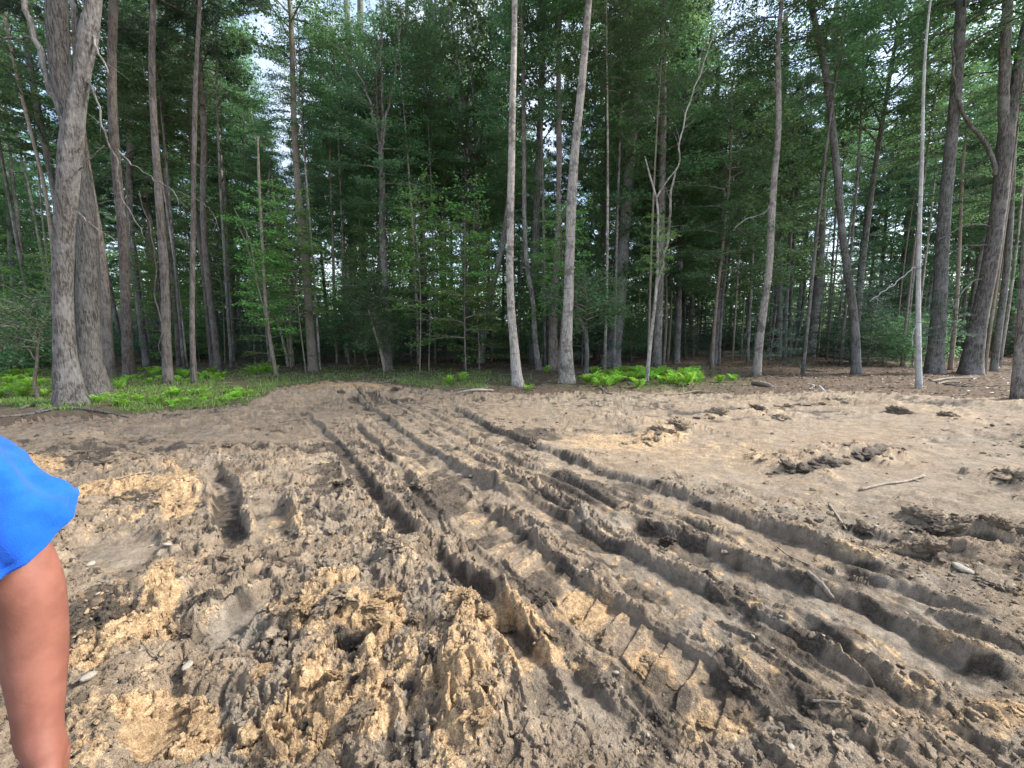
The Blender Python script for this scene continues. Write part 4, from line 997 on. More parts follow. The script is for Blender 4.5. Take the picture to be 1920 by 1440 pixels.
for k in range(64):
    px = rng.uniform(1095, 1312); f = 0
    lo = 697 if px > 1110 else 706; hi = 728 if px > 1225 else (716 if px > 1170 else 726)
    fern(px, rng.uniform(lo + 5, hi + 5), rng.uniform(.55, .95), L_A, G_A, 7)
for k in range(20):
    px = rng.uniform(-30, 95); fern(px, rng.uniform(700, 752), rng.uniform(.5, .85), 'fern carpeting the ground left of the thick grey trunks', 'ferns left of the thick grey trunks', 6)
for k in range(30):
    px = rng.uniform(205, 425); fern(px, rng.uniform(698, 722) + (8 if px < 260 else 0), rng.uniform(.4, .7), 'fern in the strip between the reddish pine trunks', 'ferns among the pine trunks', 6)
for k in range(40):
    px = rng.uniform(165, 480); base = np.interp(px, [165, 250, 330, 420, 480], [756, 766, 762, 754, 748])
    fern(px, base + rng.uniform(-14, 3), rng.uniform(.32, .58), 'low fern along the mud edge in front of the pines', 'ferns along the mud edge', 6)
for px, py, sc, lb in [(494, 703, 1.1, 'fern clump behind the slim pale sapling, its tallest plant'), (476, 707, .9, 'fern leaning left at the side of the slim pale sapling'), (512, 703, .9, 'fern right against the foot of the slim pale sapling'),
                       (868, 718, .8, 'lone upright fern in the grass left of the tall pale trunk'), (842, 727, .7, 'low fern in the grass at the mud edge, left of the tall pale trunk'),
                       (1196, 733, .75, 'yellowish young fern standing alone in front of the fern bed'), (1350, 720, .7, 'fern just right of the fern bed, partly dull green'),
                       (1375, 716, .6, 'smallest fern right of the fern bed, by the kinked grey trunk'), (990, 732, .5, 'small fern at the foot of the tall pale trunk'), (1024, 703, .7, 'fern in the shade behind the wavy thin trunk')]:
    fern(px, py, sc, lb, None, 8)

# ------------------------------------------------------------------ small plants traced by place: shrubs at the wood's edge
def shrub_at(px, py, sc, label, key='shrub', Y=None, zoff=0, name='shrub'):
    b = at(px, py)
    if Y: b = np.array([P(px, py, Y)[0], Y, float(gz(P(px, py, Y)[0], Y)[0])])
    t = thing(name, label, 'shrub', b, rng.uniform(0, 6.28))
    me, p = straight_trunk(int(px), 1.2 if key == 'shrub' else 4.4, .02, 'twig_bark', .15, 6)
    link('stem', me, t, sc=sc)
    put_crown(t, key, (0, 0, zoff), 0, sc)
    return t
shrub_at(45, 712, 1.3, 'spreading shrub with grey green leaves left of the thick grey trunks', zoff=.35)
shrub_at(690, 690, 1.5, 'leafy shrub left of the fanned grey brown trunk', zoff=.6)
shrub_at(1045, 690, 1.5, 'bright leafed shrub around the rotten hollow trunk', zoff=1.0)
shrub_at(1130, 683, 1.35, 'leafy shrub behind the crooked dark sapling', zoff=1.1)
shrub_at(1185, 680, 1.1, 'leafy shrub with low twigs right of the purple grey trunk', zoff=.5)
shrub_at(1655, 684, 1.3, 'low shrub in the dark left of the slim white stem', zoff=.1)
shrub_at(1710, 690, 1.1, 'low shrub just behind the slim white stem', zoff=.2)
shrub_at(545, 684, .9, 'small shrub at the foot of the many stemmed young tree', 'shrub', zoff=.1)
shrub_at(20, 690, 1.2, 'dark green bush in the shade at the far left', 'evergreen', zoff=.1)
shrub_at(760, 680, .9, 'dim evergreen bush with bare lower stems left of the curved trunk', 'evergreen', zoff=.9)
shrub_at(830, 676, .95, 'dim evergreen bush left of the vase shaped tree', 'evergreen', zoff=1.0)
shrub_at(1300, 676, .9, 'dim evergreen bush behind the right end of the fern bed', 'evergreen', zoff=.6)
shrub_at(1640, 672, 1.3, 'evergreen with long level sprays behind the bending trunk', 'evergreen', zoff=.6)
tree('small dead sapling with a crooked foot left of the forked trunk', 'dead_wood', [(82, 752, 10), (70, 735, 9), (63, 715, 9), (66, 690, 7), (65, 650, 6), (70, 610, 4), (84, 585, 2)], None, [('shrub', 1.2, .7)], [[(66, 680, 3), (45, 650, 2.5), (20, 640, 2), (-10, 640, 1.5)], [(67, 640, 2.5), (50, 612, 2), (30, 606, 1.5)]], flare=.1, name='sapling', cat='sapling')

# ------------------------------------------------------------------ grass, litter
def scatter_pts(n, pxr, pyr, seed, keep):
    rs = np.random.RandomState(seed)
    px = rs.uniform(pxr[0], pxr[1], n); py = rs.uniform(pyr[0], pyr[1], n)
    r = np.array([G(a, b) for a, b in zip(px, py)])
    res = ground(r[:, 0], r[:, 1])
    k = keep(px, py, res)
    return r[k, 0], r[k, 1], res[0][k], rs
def grass():
    GREEN = [(60, 735, 150, 45, 1), (330, 740, 220, 45, 1), (560, 717, 160, 22, 1), (660, 704, 220, 16, .8), (860, 718, 120, 18, 1), (700, 712, 160, 12, .6), (1210, 715, 160, 20, .5)]
    x, y, z, rs = scatter_pts(60000, (-150, 1350), (692, 778), 3, lambda px, py, r: (r[1] > .5) & (np.random.RandomState(9).rand(len(px)) < blobs(px.astype(np.float32), py.astype(np.float32), GREEN, 1.3 * fbm(r[0] * 0 + px, py * 3, .012, 3, .6, 5)) ** 2 * .6))
    n = len(x); mb = MB(); h = rs.uniform(.05, .15, n)
    D = np.stack([rs.randn(n) * .45, rs.randn(n) * .45, np.ones(n)], -1)
    leaves(mb, np.stack([x, y, z - .005], -1), D, rs.randn(n, 3), h, np.full(n, .012), rs.rand(n))
    o = kind(link('grass', mb.mesh('grass', M['grass_blade'], False, True)), 'stuff'); o['label'] = 'short sparse grass along the edge of the wood'; o['category'] = 'grass'
grass()
def litter():
    rs = np.random.RandomState(8); n = 26000
    y = np.sqrt(rs.uniform(8 ** 2, 26 ** 2, n)); x = rs.uniform(-1.45, 1.45, n) * y
    r = ground(x, y); k = r[1] > .45; x, y, z = x[k], y[k], r[0][k]; n = len(x)
    mb = MB(); L = rs.uniform(.05, .12, n)
    D = rs.randn(n, 3); D[:, 2] *= .25
    leaves(mb, np.stack([x, y, z + .01], -1), D, np.array([0, 0, 1.]) + rs.randn(n, 3) * .35, L, L * .6, rs.rand(n))
    o = kind(link('leaf_litter', mb.mesh('leaf_litter', M['dead_leaf'], False, True)), 'stuff'); o['label'] = 'brown fallen leaves littering the forest floor'; o['category'] = 'leaf litter'
    mb = MB(); n = 900
    y = np.sqrt(rs.uniform(8.5 ** 2, 20 ** 2, n)); x = rs.uniform(-1.4, 1.4, n) * y
    r = ground(x, y); k = r[1] > .3; x, y, z = x[k], y[k], r[0][k]
    for a, b, c in zip(x, y, z):
        an = rs.rand() * 6.28; L = rs.uniform(.15, .8) ; d = np.array([math.cos(an), math.sin(an), 0])
        q = np.array([a, b, c + .015]); bend = np.array([-d[1], d[0], .15]) * rs.randn() * .12 * L
        mb.tube(np.array([q, q + d * L * .5 + bend, q + d * L]), np.array([.009, .007, .004]) * rs.uniform(.6, 1.5), 4, False)
    o = kind(link('twig_litter', mb.mesh('twig_litter', M['twig_bark'])), 'stuff'); o['label'] = 'thin fallen twigs littering the forest floor'; o['category'] = 'twigs'
litter()

# ------------------------------------------------------------------ clods, crumbs, stones, sticks
def icosphere(sub):
    import bmesh
    bm = bmesh.new(); bmesh.ops.create_icosphere(bm, subdivisions=sub, radius=1)
    v = np.array([x.co[:] for x in bm.verts]); f = np.array([[q.index for q in p.verts] for p in bm.faces]); bm.free(); return v, f
def lump_mesh(name, seed, sub, mat, amp=.45, flat=.7, fine=.25, pop=0.0):
    v, f = icosphere(sub); out_ = []
    for p in v:
        q = Vector(p) + Vector((seed * 3.1, seed * 1.7, 0))
        b = abs(mnoise.noise(q * 1.3)) * 1.0 + abs(mnoise.noise(q * 3.1)) * .55 + abs(mnoise.noise(q * 7.3)) * fine
        r = .62 + amp * b + .25 * mnoise.noise(q * .8)
        if pop:
            r -= pop * min(1, mnoise.voronoi(q * 2.6)[0][0] * 1.3) ** 2 + pop * .55 * min(1, mnoise.voronoi(q * 6.0)[0][0] * 1.3) ** 2
        out_.append((p[0] * r * 1.1, p[1] * r * .9, p[2] * r * flat))
    return raw_mesh(name, np.array(out_), [f], M[mat], True)
CLOD = [lump_mesh('mud_clod', i * 7 + 3, 5, 'clod_earth', .55, .8, .3, .26) for i in range(7)]
def clod(px, py, w, col_k, label, group=None, flat=1.0):
    """w: width in photograph pixels"""
    b = G(px, py); res = ground(b[:1], b[1:2]); b[2] = res[0][0]
    d = b[1] * CP + (CAM_H - b[2]) * SP
    r = w * .5 * d / F_PX; b[2] -= r * .22 * flat
    o = thing('mud_clod', label, 'clod', b, 0, group, CLOD[int(rng.randint(7))])
    o.rotation_euler = (rng.randn() * .3, rng.randn() * .3, rng.uniform(0, 6.28)); o.scale = (r * 1.3, r * 1.1, r * flat)
    o['wet'] = float(res[2][0] * .6 + (.22 if col_k == 'dark' else 0)); o['orange'] = float(res[3][0] * .6 + (.45 if col_k == 'orange' else 0)); o['grey'] = float(res[4][0] * .6 + (.5 if col_k == 'grey' else 0))
    return o
clod(1637, 858, 74, 'dark', 'big dark crumbling clod on the smooth tan mud, the largest there', None, .8)
clod(1500, 876, 62, 'dark', 'long dark clod left of the largest dark clod on tan mud', None, .8)
clod(1548, 868, 52, 'dark', 'dark clod between two bigger dark clods on tan mud', None, .8)
clod(1240, 815, 44, 'dark', 'dark clod at the rim of the orange tinged mud sheet', None, .8)
clod(1272, 806, 36, 'dark', 'smaller dark clod just behind the one rimming the mud sheet', None, .8)
clod(1000, 836, 30, 'dark', 'dark clod on the lip of the farthest long rut', None, .8)
clod(1730, 985, 52, 'dark', 'dark slab of wet mud above the long stick shaped clod row', None, .8)
clod(1765, 1000, 56, 'dark', 'dark slab of wet mud lying against its neighbour, right side', None, .8)
clod(1896, 905, 60, 'dark', 'dark clod by the right edge on grey tan mud', None, .8)
clod(1880, 1015, 60, 'dark', 'dark flat lump near the right edge below the edge clod', None, .8)
clod(1740, 1055, 44, 'dark', 'dark clod beside the pale chunk of rock', None, .8)
clod(1250, 1010, 40, 'dark', 'dark clod fallen into the middle rut', None, .8)
def strip(pts, n, wmin, wmax, label, group):
    P_ = np.array(pts, float); d = np.concatenate([[0], np.cumsum(np.hypot(*np.diff(P_, axis=0).T))])
    for q in range(n):
        u = rng.rand() * d[-1]
        clod(np.interp(u, d, P_[:, 0]) + rng.randn() * 5, np.interp(u, d, P_[:, 1]) + rng.randn() * 3.5, wmin * (wmax / wmin) ** rng.rand(), 'dark', label, group, .8)
strip([(1180, 834), (1240, 820), (1300, 806)], 22, 7, 22, 'brown clod in the short strip rimming the orange tinged sheet', 'clods in the strip on the orange tinged sheet')
strip([(1440, 886), (1500, 878), (1560, 866), (1640, 856), (1690, 842)], 40, 8, 26, 'brown clod in the long strip across the smooth tan mud', 'clods in the long strip on the tan mud')
strip([(1290, 790), (1380, 776), (1470, 768), (1560, 760)], 40, 6, 18, 'brown clod in the rough band near the wood edge', 'clods in the band near the wood edge')
strip([(1690, 968), (1760, 996), (1830, 1006), (1915, 1022)], 30, 10, 30, 'brown clod along the broken ridge by the right edge', 'clods along the broken ridge at the right')
gl = 'clods in the churned mud'
for k, lab in (('tan', 'tan crumbly clod among many in the churned mud'), ('orange', 'orange crumbly clod among many in the churned mud'), ('dark', 'dark moist clod among many in the churned mud'), ('grey', 'grey clay clod among many in the churned mud')):
    pts = {'tan': [(570, 1160, 46), (600, 1135, 40), (655, 1170, 70), (690, 1145, 44), (755, 1060, 50), (300, 1070, 42), (240, 985, 44), (280, 975, 38), (200, 1000, 32), (640, 1030, 36), (610, 1060, 40), (900, 1345, 44), (680, 1390, 50), (1010, 1180, 34), (1190, 1050, 30), (845, 1185, 36), (560, 1010, 30), (520, 1080, 30), (450, 1090, 26), (1240, 1040, 26), (1390, 1100, 30), (1150, 1220, 36), (960, 1110, 34), (1440, 1250, 30), (1660, 1290, 30), (1160, 960, 24), (780, 1200, 44), (880, 1030, 30)],
           'orange': [(575, 1190, 52), (715, 1225, 64), (700, 1180, 50), (905, 1190, 50), (880, 1170, 40), (630, 1320, 50), (600, 1400, 56), (310, 1100, 46), (285, 1130, 34), (225, 1095, 30), (150, 1120, 34), (730, 1160, 40), (345, 905, 26), (160, 1200, 50), (490, 1310, 40), (905, 1400, 50), (1080, 1150, 36), (1130, 1185, 34), (1210, 1270, 40), (1260, 1290, 34), (240, 940, 30), (550, 1420, 50), (1320, 1350, 36)],
           'dark': [(180, 1150, 50), (210, 1165, 56), (545, 1185, 40), (620, 1190, 50), (680, 1215, 46), (740, 1270, 50), (850, 1110, 44), (890, 1130, 40), (640, 920, 44), (600, 940, 40), (560, 850, 40), (620, 855, 44), (430, 850, 36), (200, 880, 40), (690, 1370, 60), (870, 1390, 40), (1030, 1125, 34), (1100, 1200, 36), (790, 915, 34), (850, 945, 30), (160, 1310, 50), (150, 1370, 44), (1340, 780, 40), (1420, 770, 44), (1500, 762, 40), (1570, 757, 44), (1690, 775, 36), (1780, 785, 34), (1460, 785, 36), (1220, 985, 26), (1620, 1000, 30), (640, 745, 26), (745, 738, 30), (700, 760, 24)],
           'grey': [(1130, 1300, 34), (1115, 1280, 26), (830, 1280, 44), (790, 1260, 50), (760, 1250, 40), (650, 1130, 50), (620, 1090, 44), (1010, 1140, 36), (990, 1170, 36), (1210, 1240, 40), (1320, 1090, 26), (700, 1030, 32), (1890, 1120, 40), (940, 1310, 50), (1240, 1360, 36), (1840, 1100, 30), (1500, 1390, 40), (1380, 1300, 34), (1700, 1400, 40)]}[k]
    for px, py, w in pts:
        clod(px, py, w * rng.uniform(.75, 1.05), k, lab, gl + ', ' + k, rng.uniform(.6, .95))

def crumbs(n, seed, sub, smin, smax, y1, pw, name_lab):
    rs = np.random.RandomState(seed); v, f = icosphere(sub)
    base = []
    for q in range(12):
        base.append([np.array(p) * np.array([1.1, .95, .7]) * (.55 + 1.0 * abs(mnoise.noise(Vector(p) * 1.1 + Vector((q * 5.3, seed, 0)))) + .55 * abs(mnoise.noise(Vector(p) * 2.9 + Vector((0, q * 3.7, seed))))) for p in v])
    base = np.array(base)
    y = .85 + (y1 - .85) * rs.rand(n) ** .95; x = rs.uniform(-1.65, 1.65, n) * y
    r = ground(x, y)
    keep = (rs.rand(n) < np.clip(1.25 - r[5], .03, 1)) & (r[1] < .5)
    idx = np.nonzero(keep)[0]; x, y, z = x[keep], y[keep], r[0][keep]; n = len(x)
    sc = smin * (smax / smin) ** (rs.rand(n) ** pw)
    S = np.stack([sc * rs.uniform(.8, 1.5, n), sc * rs.uniform(.7, 1.2, n), sc * rs.uniform(.55, 1.0, n)], -1)
    p = base[rs.randint(0, 12, n)] * S[:, None, :]
    t = rs.randn(n) * .4; ct, st = np.cos(t)[:, None], np.sin(t)[:, None]
    p = np.stack([p[..., 0] * ct - p[..., 2] * st, p[..., 1], p[..., 0] * st + p[..., 2] * ct], -1)
    an = rs.rand(n) * 6.28; c, s_ = np.cos(an)[:, None], np.sin(an)[:, None]
    p = np.stack([p[..., 0] * c - p[..., 1] * s_ + x[:, None], p[..., 0] * s_ + p[..., 1] * c + y[:, None], p[..., 2] + (z + sc * .15)[:, None]], -1)
    ff = (f[None] + (np.arange(n) * len(v))[:, None, None]).reshape(-1, 3)
    m_ = len(v)
    jit = rs.randn(4, n)
    at_ = {'wet': np.clip(r[2][idx] * .8 + .12 * jit[0], 0, 1), 'orange': np.clip(r[3][idx] * .9 + .12 * jit[1], 0, 1), 'grey': np.clip(r[4][idx] * .9 + .2 * jit[2], 0, 1), 'tone': np.clip(.58 + .25 * jit[3], 0, 1)}
    o = kind(link('mud_crumbs', raw_mesh('mud_crumbs', p.reshape(-1, 3), [ff], M['mud'], True, {k: np.repeat(a, m_) for k, a in at_.items()})), 'stuff'); o['label'] = name_lab; o['category'] = 'crumbs'
crumbs(2400, 1, 3, .012, .042, 7.5, 2.6, 'fist sized and smaller lumps of earth in the churned mud')
crumbs(9500, 2, 2, .006, .017, 6, 1.6, 'small crumbs of earth strewn over the churned mud')
crumbs(15000, 3, 1, .003, .008, 4, 1.4, 'finest crumbs of earth strewn over the near mud')

STONE = [lump_mesh('stone', 50 + j, 2, 'pale_stone', .25, .6, .05) for j in range(4)]
def stone(px, py, w, label, group=None):
    b = at(px, py); d = b[1] * CP + (CAM_H - b[2]) * SP; r = w * .5 * d / F_PX; b[2] += r * .3
    o = thing('stone', label, 'stone', b, 0, group, STONE[int(rng.randint(4))])
    o.rotation_euler = (rng.randn() * .3, rng.randn() * .3, rng.uniform(0, 6.28)); o.scale = (r * 1.2, r, r * .9)
stone(172, 1312, 32, 'pale angular stone with a flat top near the bare forearm, largest there')
stone(1802, 1082, 34, 'whitish chunk of rock near the right edge beside a dark clod')
stone(172, 1063, 15, 'pale flat stone lying in the smooth scooped hollow')
stone(356, 1288, 24, 'grey white stone on the brown crust right of the forearm')
stone(575, 1277, 22, 'square whitish stone between two lumps of tan mud')
stone(1522, 734, 14, 'white stone beside the short white stake at the wood edge')
stone(520, 1134, 13, 'small white stone on the grey clay patch')
for px, py, w in [(240, 1267, 16), (240, 1311, 11), (220, 1312, 10), (268, 1260, 9), (315, 1038, 16), (284, 1024, 9), (185, 1117, 11), (250, 1160, 15), (325, 1160, 9), (345, 1120, 8), (1155, 1276, 15), (1164, 1300, 12), (1235, 1095, 9), (1410, 1215, 14), (1462, 1175, 8), (1840, 1205, 10), (1450, 1222, 12), (1700, 1150, 8), (1660, 1270, 9), (1540, 1215, 9), (1720, 900, 9), (1800, 900, 10), (1625, 905, 6), (1640, 1005, 10), (1705, 1015, 10), (1860, 980, 9), (1100, 1090, 8), (1000, 960, 8), (760, 1330, 16), (900, 1420, 14), (1480, 1430, 18), (1650, 1430, 16), (1620, 1380, 16), (1560, 1395, 14), (470, 945, 10), (465, 980, 8), (1215, 1395, 12), (480, 1380, 10)]:
    stone(px, py, w, 'small pale stone half sunk in the churned mud', 'small pale stones in the mud')

def stick(pts, mat, label, name='stick', cat='stick', lift=.01, group=None):
    W = []
    for px, py, w in pts:
        b = at(px, py); d = b[1] * CP + (CAM_H - b[2]) * SP
        W.append([b[0], b[1], b[2] + lift + .3 * w * d / F_PX, .5 * w * d / F_PX])
    W = np.array(W); o0 = W[0, :3].copy(); o0[2] -= W[0, 3]
    W[:, :3] -= o0
    p = smooth_path(W, max(6, 5 * len(W))) if len(W) > 2 else smooth_path(np.vstack([W[0], W.mean(0) + [0, 0, .004, 0], W[1]]), 8)
    k = np.arange(len(p)); p[:, 3] *= 1 + .15 * np.sin(k * 2.1) + .1 * rng.randn(len(p)) * .5
    mb = MB(); mb.tube(p[:, :3], np.maximum(p[:, 3], .0015), 7)
    return thing(name, label, cat, o0, 0, group, mb.mesh(name, M[mat]))
stick([(1612, 921, 5), (1660, 910, 5), (1700, 902, 4), (1732, 894, 5)], 'dead_wood', 'long bleached stick lying on the tan mud at the right')
stick([(1554, 948, 4), (1570, 972, 4), (1586, 998, 3)], 'dead_wood', 'thin pale stick at the lip of the farthest long rut')
stick([(1511, 1093, 9), (1535, 1106, 11), (1562, 1118, 8)], 'dead_wood', 'short pale broken branch beside the smooth rut', 'broken_branch', 'branch')
stick([(1520, 1336, 5), (1548, 1344, 5), (1582, 1354, 3)], 'dead_wood', 'crooked root poking from the ridge at the lower right', 'root', 'root')
stick([(1458, 1020, 3), (1490, 1055, 3), (1518, 1070, 2)], 'dead_wood', 'thin straight stick half buried by the middle of the ruts')
stick([(524, 797, 3), (550, 791, 3), (576, 786, 2)], 'dead_wood', 'thin stick on the far left mud near the crest')
stick([(222, 924, 3), (255, 908, 3), (284, 895, 4), (281, 914, 3)], 'dead_wood', 'bent pale root hooking over at the orange berm', 'root', 'root')
stick([(268, 1235, 2.5), (282, 1255, 2.5), (308, 1264, 2)], 'dead_wood', 'thin white rootlet on the cracked brown crust', 'root', 'root')
stick([(1412, 724, 9), (1430, 729, 9), (1444, 732, 8)], 'dead_wood', 'short pale log lying at the wood edge right of the kinked trunk', 'log', 'log')
def stake(px, py, top, label):
    b = at(px, py); q = P(top[0], top[1], b[1] + .1)
    mb = MB(); mb.tube(np.array([[0, 0, -.05], (q - b) * .5, q - b]), np.array([.03, .03, .028]), 6)
    thing('stake', label, 'stake', b, 0, None, mb.mesh('stake', M['white_bark']))
stake(1548, 741, (1535, 723), 'short white stake leaning left at the edge of the mud')
stick([(1358, 671, 3), (1400, 670, 4), (1440, 671, 4), (1462, 672, 3)], 'dead_wood', 'long fallen log in the shade behind the grey leaning trunk', 'log', 'log')
stick([(1530, 668, 6), (1600, 676, 6), (1660, 674, 4)], 'dark_bark', 'dark fallen log behind the bending trunk', 'log', 'log')
for pts, lb in [([(70, 785, 4), (110, 775, 5), (160, 777, 5), (240, 782, 3)], 'bare root running out right from the thick forked trunk'),
                ([(40, 778, 4), (80, 766, 5), (120, 765, 5)], 'bare root running out left from the thick forked trunk'),
                ([(0, 790, 4), (50, 783, 5), (95, 771, 4)], 'grey branch on the ground at the far left below the forked trunk')]:
    stick(pts, 'grey_bark', lb, 'root', 'root')
for k, (pts, lb) in enumerate([([(1745, 722, 3), (1780, 716, 3), (1830, 712, 2)], 'upper fallen branch in the pile under the massive forked trunk'), ([(1755, 727, 3), (1800, 722, 3), (1840, 724, 2)], 'lower fallen branch in the pile under the massive forked trunk'),
                ([(1740, 717, 2), (1770, 726, 3), (1815, 733, 3)], 'fallen branch crossing the pile under the massive forked trunk'), ([(1500, 690, 2), (1515, 697, 2.5), (1545, 700, 2)], 'small fallen branch before the stout brown trunk'),
                ([(1125, 733, 2.5), (1140, 741, 3), (1148, 745, 2)], 'short stick poking out in front of the fern bed'), ([(1272, 742, 2), (1310, 739, 3), (1345, 741, 2)], 'curved stick in front of the right end of the fern bed'),
                ([(720, 718, 2), (738, 714, 2.5), (752, 713, 2)], 'stick on the ground behind the mud crest')]):
    stick(pts, 'dead_wood' if k > 3 else 'twig_bark', lb, 'fallen_branch' if k < 4 else 'stick', 'branch' if k < 4 else 'stick')
stick([(855, 741, 4), (890, 742, 5), (925, 740, 4)], 'pale_stone', 'pale streak of broken root along the mud edge left of the tall pale trunk', 'root', 'root')

# ------------------------------------------------------------------ the building glimpsed through the wood
def box(mb, x0, x1, y0, y1, z0, z1):
    v = [(x, y, z) for z in (z0, z1) for y in (y0, y1) for x in (x0, x1)]
    mb.add(v, None, [(0, 2, 3, 1), (4, 5, 7, 6), (0, 1, 5, 4), (2, 6, 7, 3), (0, 4, 6, 2), (1, 3, 7, 5)])
hb = P(225, 640, 47.0); hb[2] = 0
hs = thing('house', 'white building glimpsed between the left trunks', 'house', hb)
mb = MB(); box(mb, -6, 6, 0, 7, -.1, 2.7); link('wall', mb.mesh('wall', M['white_siding'], False), hs)
mb = MB(); mb.add([(-6.4, -.5, 2.65), (6.4, -.5, 2.65), (6.4, 7.5, 2.65), (-6.4, 7.5, 2.65), (-6.4, 3.5, 4.6), (6.4, 3.5, 4.6)], [(0, 4, 3), (1, 2, 5)], [(0, 1, 5, 4), (2, 3, 4, 5), (0, 3, 2, 1)]); link('roof', mb.mesh('roof', M['grey_shingle'], False), hs)
for x in (-4.2, -1.2, 3.4):
    mb = MB(); box(mb, x - .55, x + .55, -.06, -.003, 1.0, 2.1); w = link('window', mb.mesh('window', M['white_siding'], False), hs)
    for sx in (-.27, .27):
        mb = MB(); box(mb, x + sx - .22, x + sx + .22, -.075, -.063, 1.06, 2.04); link('pane', mb.mesh('pane', M['window_glass'], False), w)
mb = MB(); box(mb, 1.0, 1.9, -.05, -.004, 0, 2.05); link('door', mb.mesh('door', M['grey_shingle'], False), hs)
tb = P(257, 655, 40.0); tb[2] = float(gz(tb[0], tb[1])[0])
v_, f_ = icosphere(3)
v_ = np.array([(p[0] * .9 * (1 + .2 * mnoise.noise(Vector(p) * 2)), p[1] * .6, max(-.1, p[2] * .7 * (1 + .25 * mnoise.noise(Vector(p) * 2.5 + Vector((3, 1, 2)))))) for p in v_])
thing('tarp', 'blue tarp heap glimpsed deep between the pine trunks', 'tarp', tb, 0, None, raw_mesh('tarp', v_, [f_], M['blue_tarp']))

# ------------------------------------------------------------------ the person at the left edge
m, nt, out = new_mat('skin'); N = NT(nt); vec = N.coord()
c = N.mix(N.ramp(N.noise(vec, 9, 4, .6), .35, .65), (.19, .072, .05), (.27, .112, .08))
c = N.mix(N.ramp(N.noise(vec, 16, 5, .65), .52, .68, 0, .55), c, (.27, .10, .075))
b = N.n('BsdfPrincipled', Roughness=.5); N.l(c, b.inputs['Base Color']); b.inputs['Subsurface Weight'].default_value = .12; b.inputs['Subsurface Radius'].default_value = (.02, .008, .005); b.inputs['Subsurface Scale'].default_value = .4
bp = N.n('Bump'); bp.inputs['Strength'].default_value = .25; bp.inputs['Distance'].default_value = .002; N.l(N.noise(vec, 120, 3, .6), bp.inputs['Height']); N.l(bp.outputs[0], b.inputs['Normal']); N.l(b.outputs[0], out.inputs[0]); M['skin'] = m
m, nt, out = new_mat('blue_cotton'); N = NT(nt); vec = N.coord()
c = N.mix(N.ramp(N.noise(vec, 14, 5, .6), .35, .65), (.008, .08, .44), (.014, .11, .55))
b = N.n('BsdfPrincipled', Roughness=.9); b.inputs['Specular IOR Level'].default_value = .1; b.inputs['Sheen Weight'].default_value = .15; N.l(c, b.inputs['Base Color'])
bp = N.n('Bump'); bp.inputs['Strength'].default_value = .35; bp.inputs['Distance'].default_value = .004
N.l(N.math('ADD', N.noise(vec, 500, 2, .5), N.math('MULTIPLY', N.noise(vec, 18, 4, .6), 1.5)), bp.inputs['Height']); N.l(bp.outputs[0], b.inputs['Normal']); N.l(b.outputs[0], out.inputs[0]); M['blue_cotton'] = m
plain('dark_denim', (.035, .045, .07), .9, .002, 300); plain('brown_hair', (.04, .025, .018), .6, .01, 90); plain('shoe_leather', (.06, .045, .035), .6); plain('eye_white', (.7, .68, .65), .3)

YA = .66
sh = P(-110, 832, YA); el_ = P(53, 1095, YA + .01); mid = P(64, 1200, YA + .01); wr = P(73, 1335, YA - .01)
BX, BY = sh[0] - .36, YA + .02                     # the body's middle
ghb = float(gz(BX, BY)[0])
person = thing('person', 'person in a blue T-shirt at the left edge, bare arm hanging down', 'person', (BX, BY, ghb))
O = np.array([BX, BY, ghb])
V, E, Rr = [], [], []
def jv(p, r, parent=None, world=True):
    p = np.array(p, float)
    V.append(tuple(p - O if world else p)); Rr.append(r)
    if parent is not None: E.append((parent, len(V) - 1))
    return len(V) - 1
zz = ghb
pel = jv((BX, BY, .95), .135); bel = jv((BX, BY, 1.08), .125, pel); che = jv((BX, BY, 1.27), .135, bel); up_ = jv((BX, BY, 1.40), .10, che)
nk = jv((BX, BY + .005, 1.49), .058, up_); jw = jv((BX, BY - .02, 1.56), .066, nk); hd_ = jv((BX, BY - .01, 1.645), .088, jw); tp = jv((BX, BY + .01, 1.70), .065, hd_)
def arm(S, El, Mi, Wr, sx, parent):
    a = jv(S + np.array([-.06 * sx, 0, .01]), .062, parent); a = jv(S, .060, a)
    a = jv(S * .45 + El * .55, .056, a); a = jv(El, px_radius(160, El) if sx > 0 else .045, a)
    a = jv(Mi, px_radius(150, Mi) if sx > 0 else .045, a); a = jv(Mi * .5 + Wr * .5, .043, a); w_ = jv(Wr, .0425, a)
    d = (Wr - Mi); d /= np.linalg.norm(d)
    side = np.array([sx * 1.0, 0, 0]) ; side -= d * side.dot(d); side /= np.linalg.norm(side)
    fw = np.cross(side, d); fw = fw if fw[1] < 0 else -fw
    p1 = jv(Wr + d * .055, .053, w_); p2 = jv(Wr + d * .12, .053, p1)
    for k, (o_, L) in enumerate(((.028, .075), (.010, .085), (-.010, .078), (-.028, .06))):
        q = Wr + d * .145 + fw * (o_) * 1.0
        a = jv(q, .011, p2); a = jv(q + d * L * .45 - side * .006, .0095, a); a = jv(q + d * L * .78 - side * .018, .0088, a); jv(q + d * L - side * .030, .0075, a)
    t1 = jv(Wr + d * .095 + fw * .014 + side * .030, .022, p1); t2 = jv(Wr + d * .135 + fw * .034 + side * .040, .014, t1); jv(Wr + d * .165 + fw * .040 + side * .034, .010, t2)
arm(sh, el_, mid, wr, 1, up_)
mir = lambda p: np.array([2 * BX - p[0], p[1], p[2]])
arm(mir(sh), mir(el_), mir(mid), mir(wr), -1, up_)
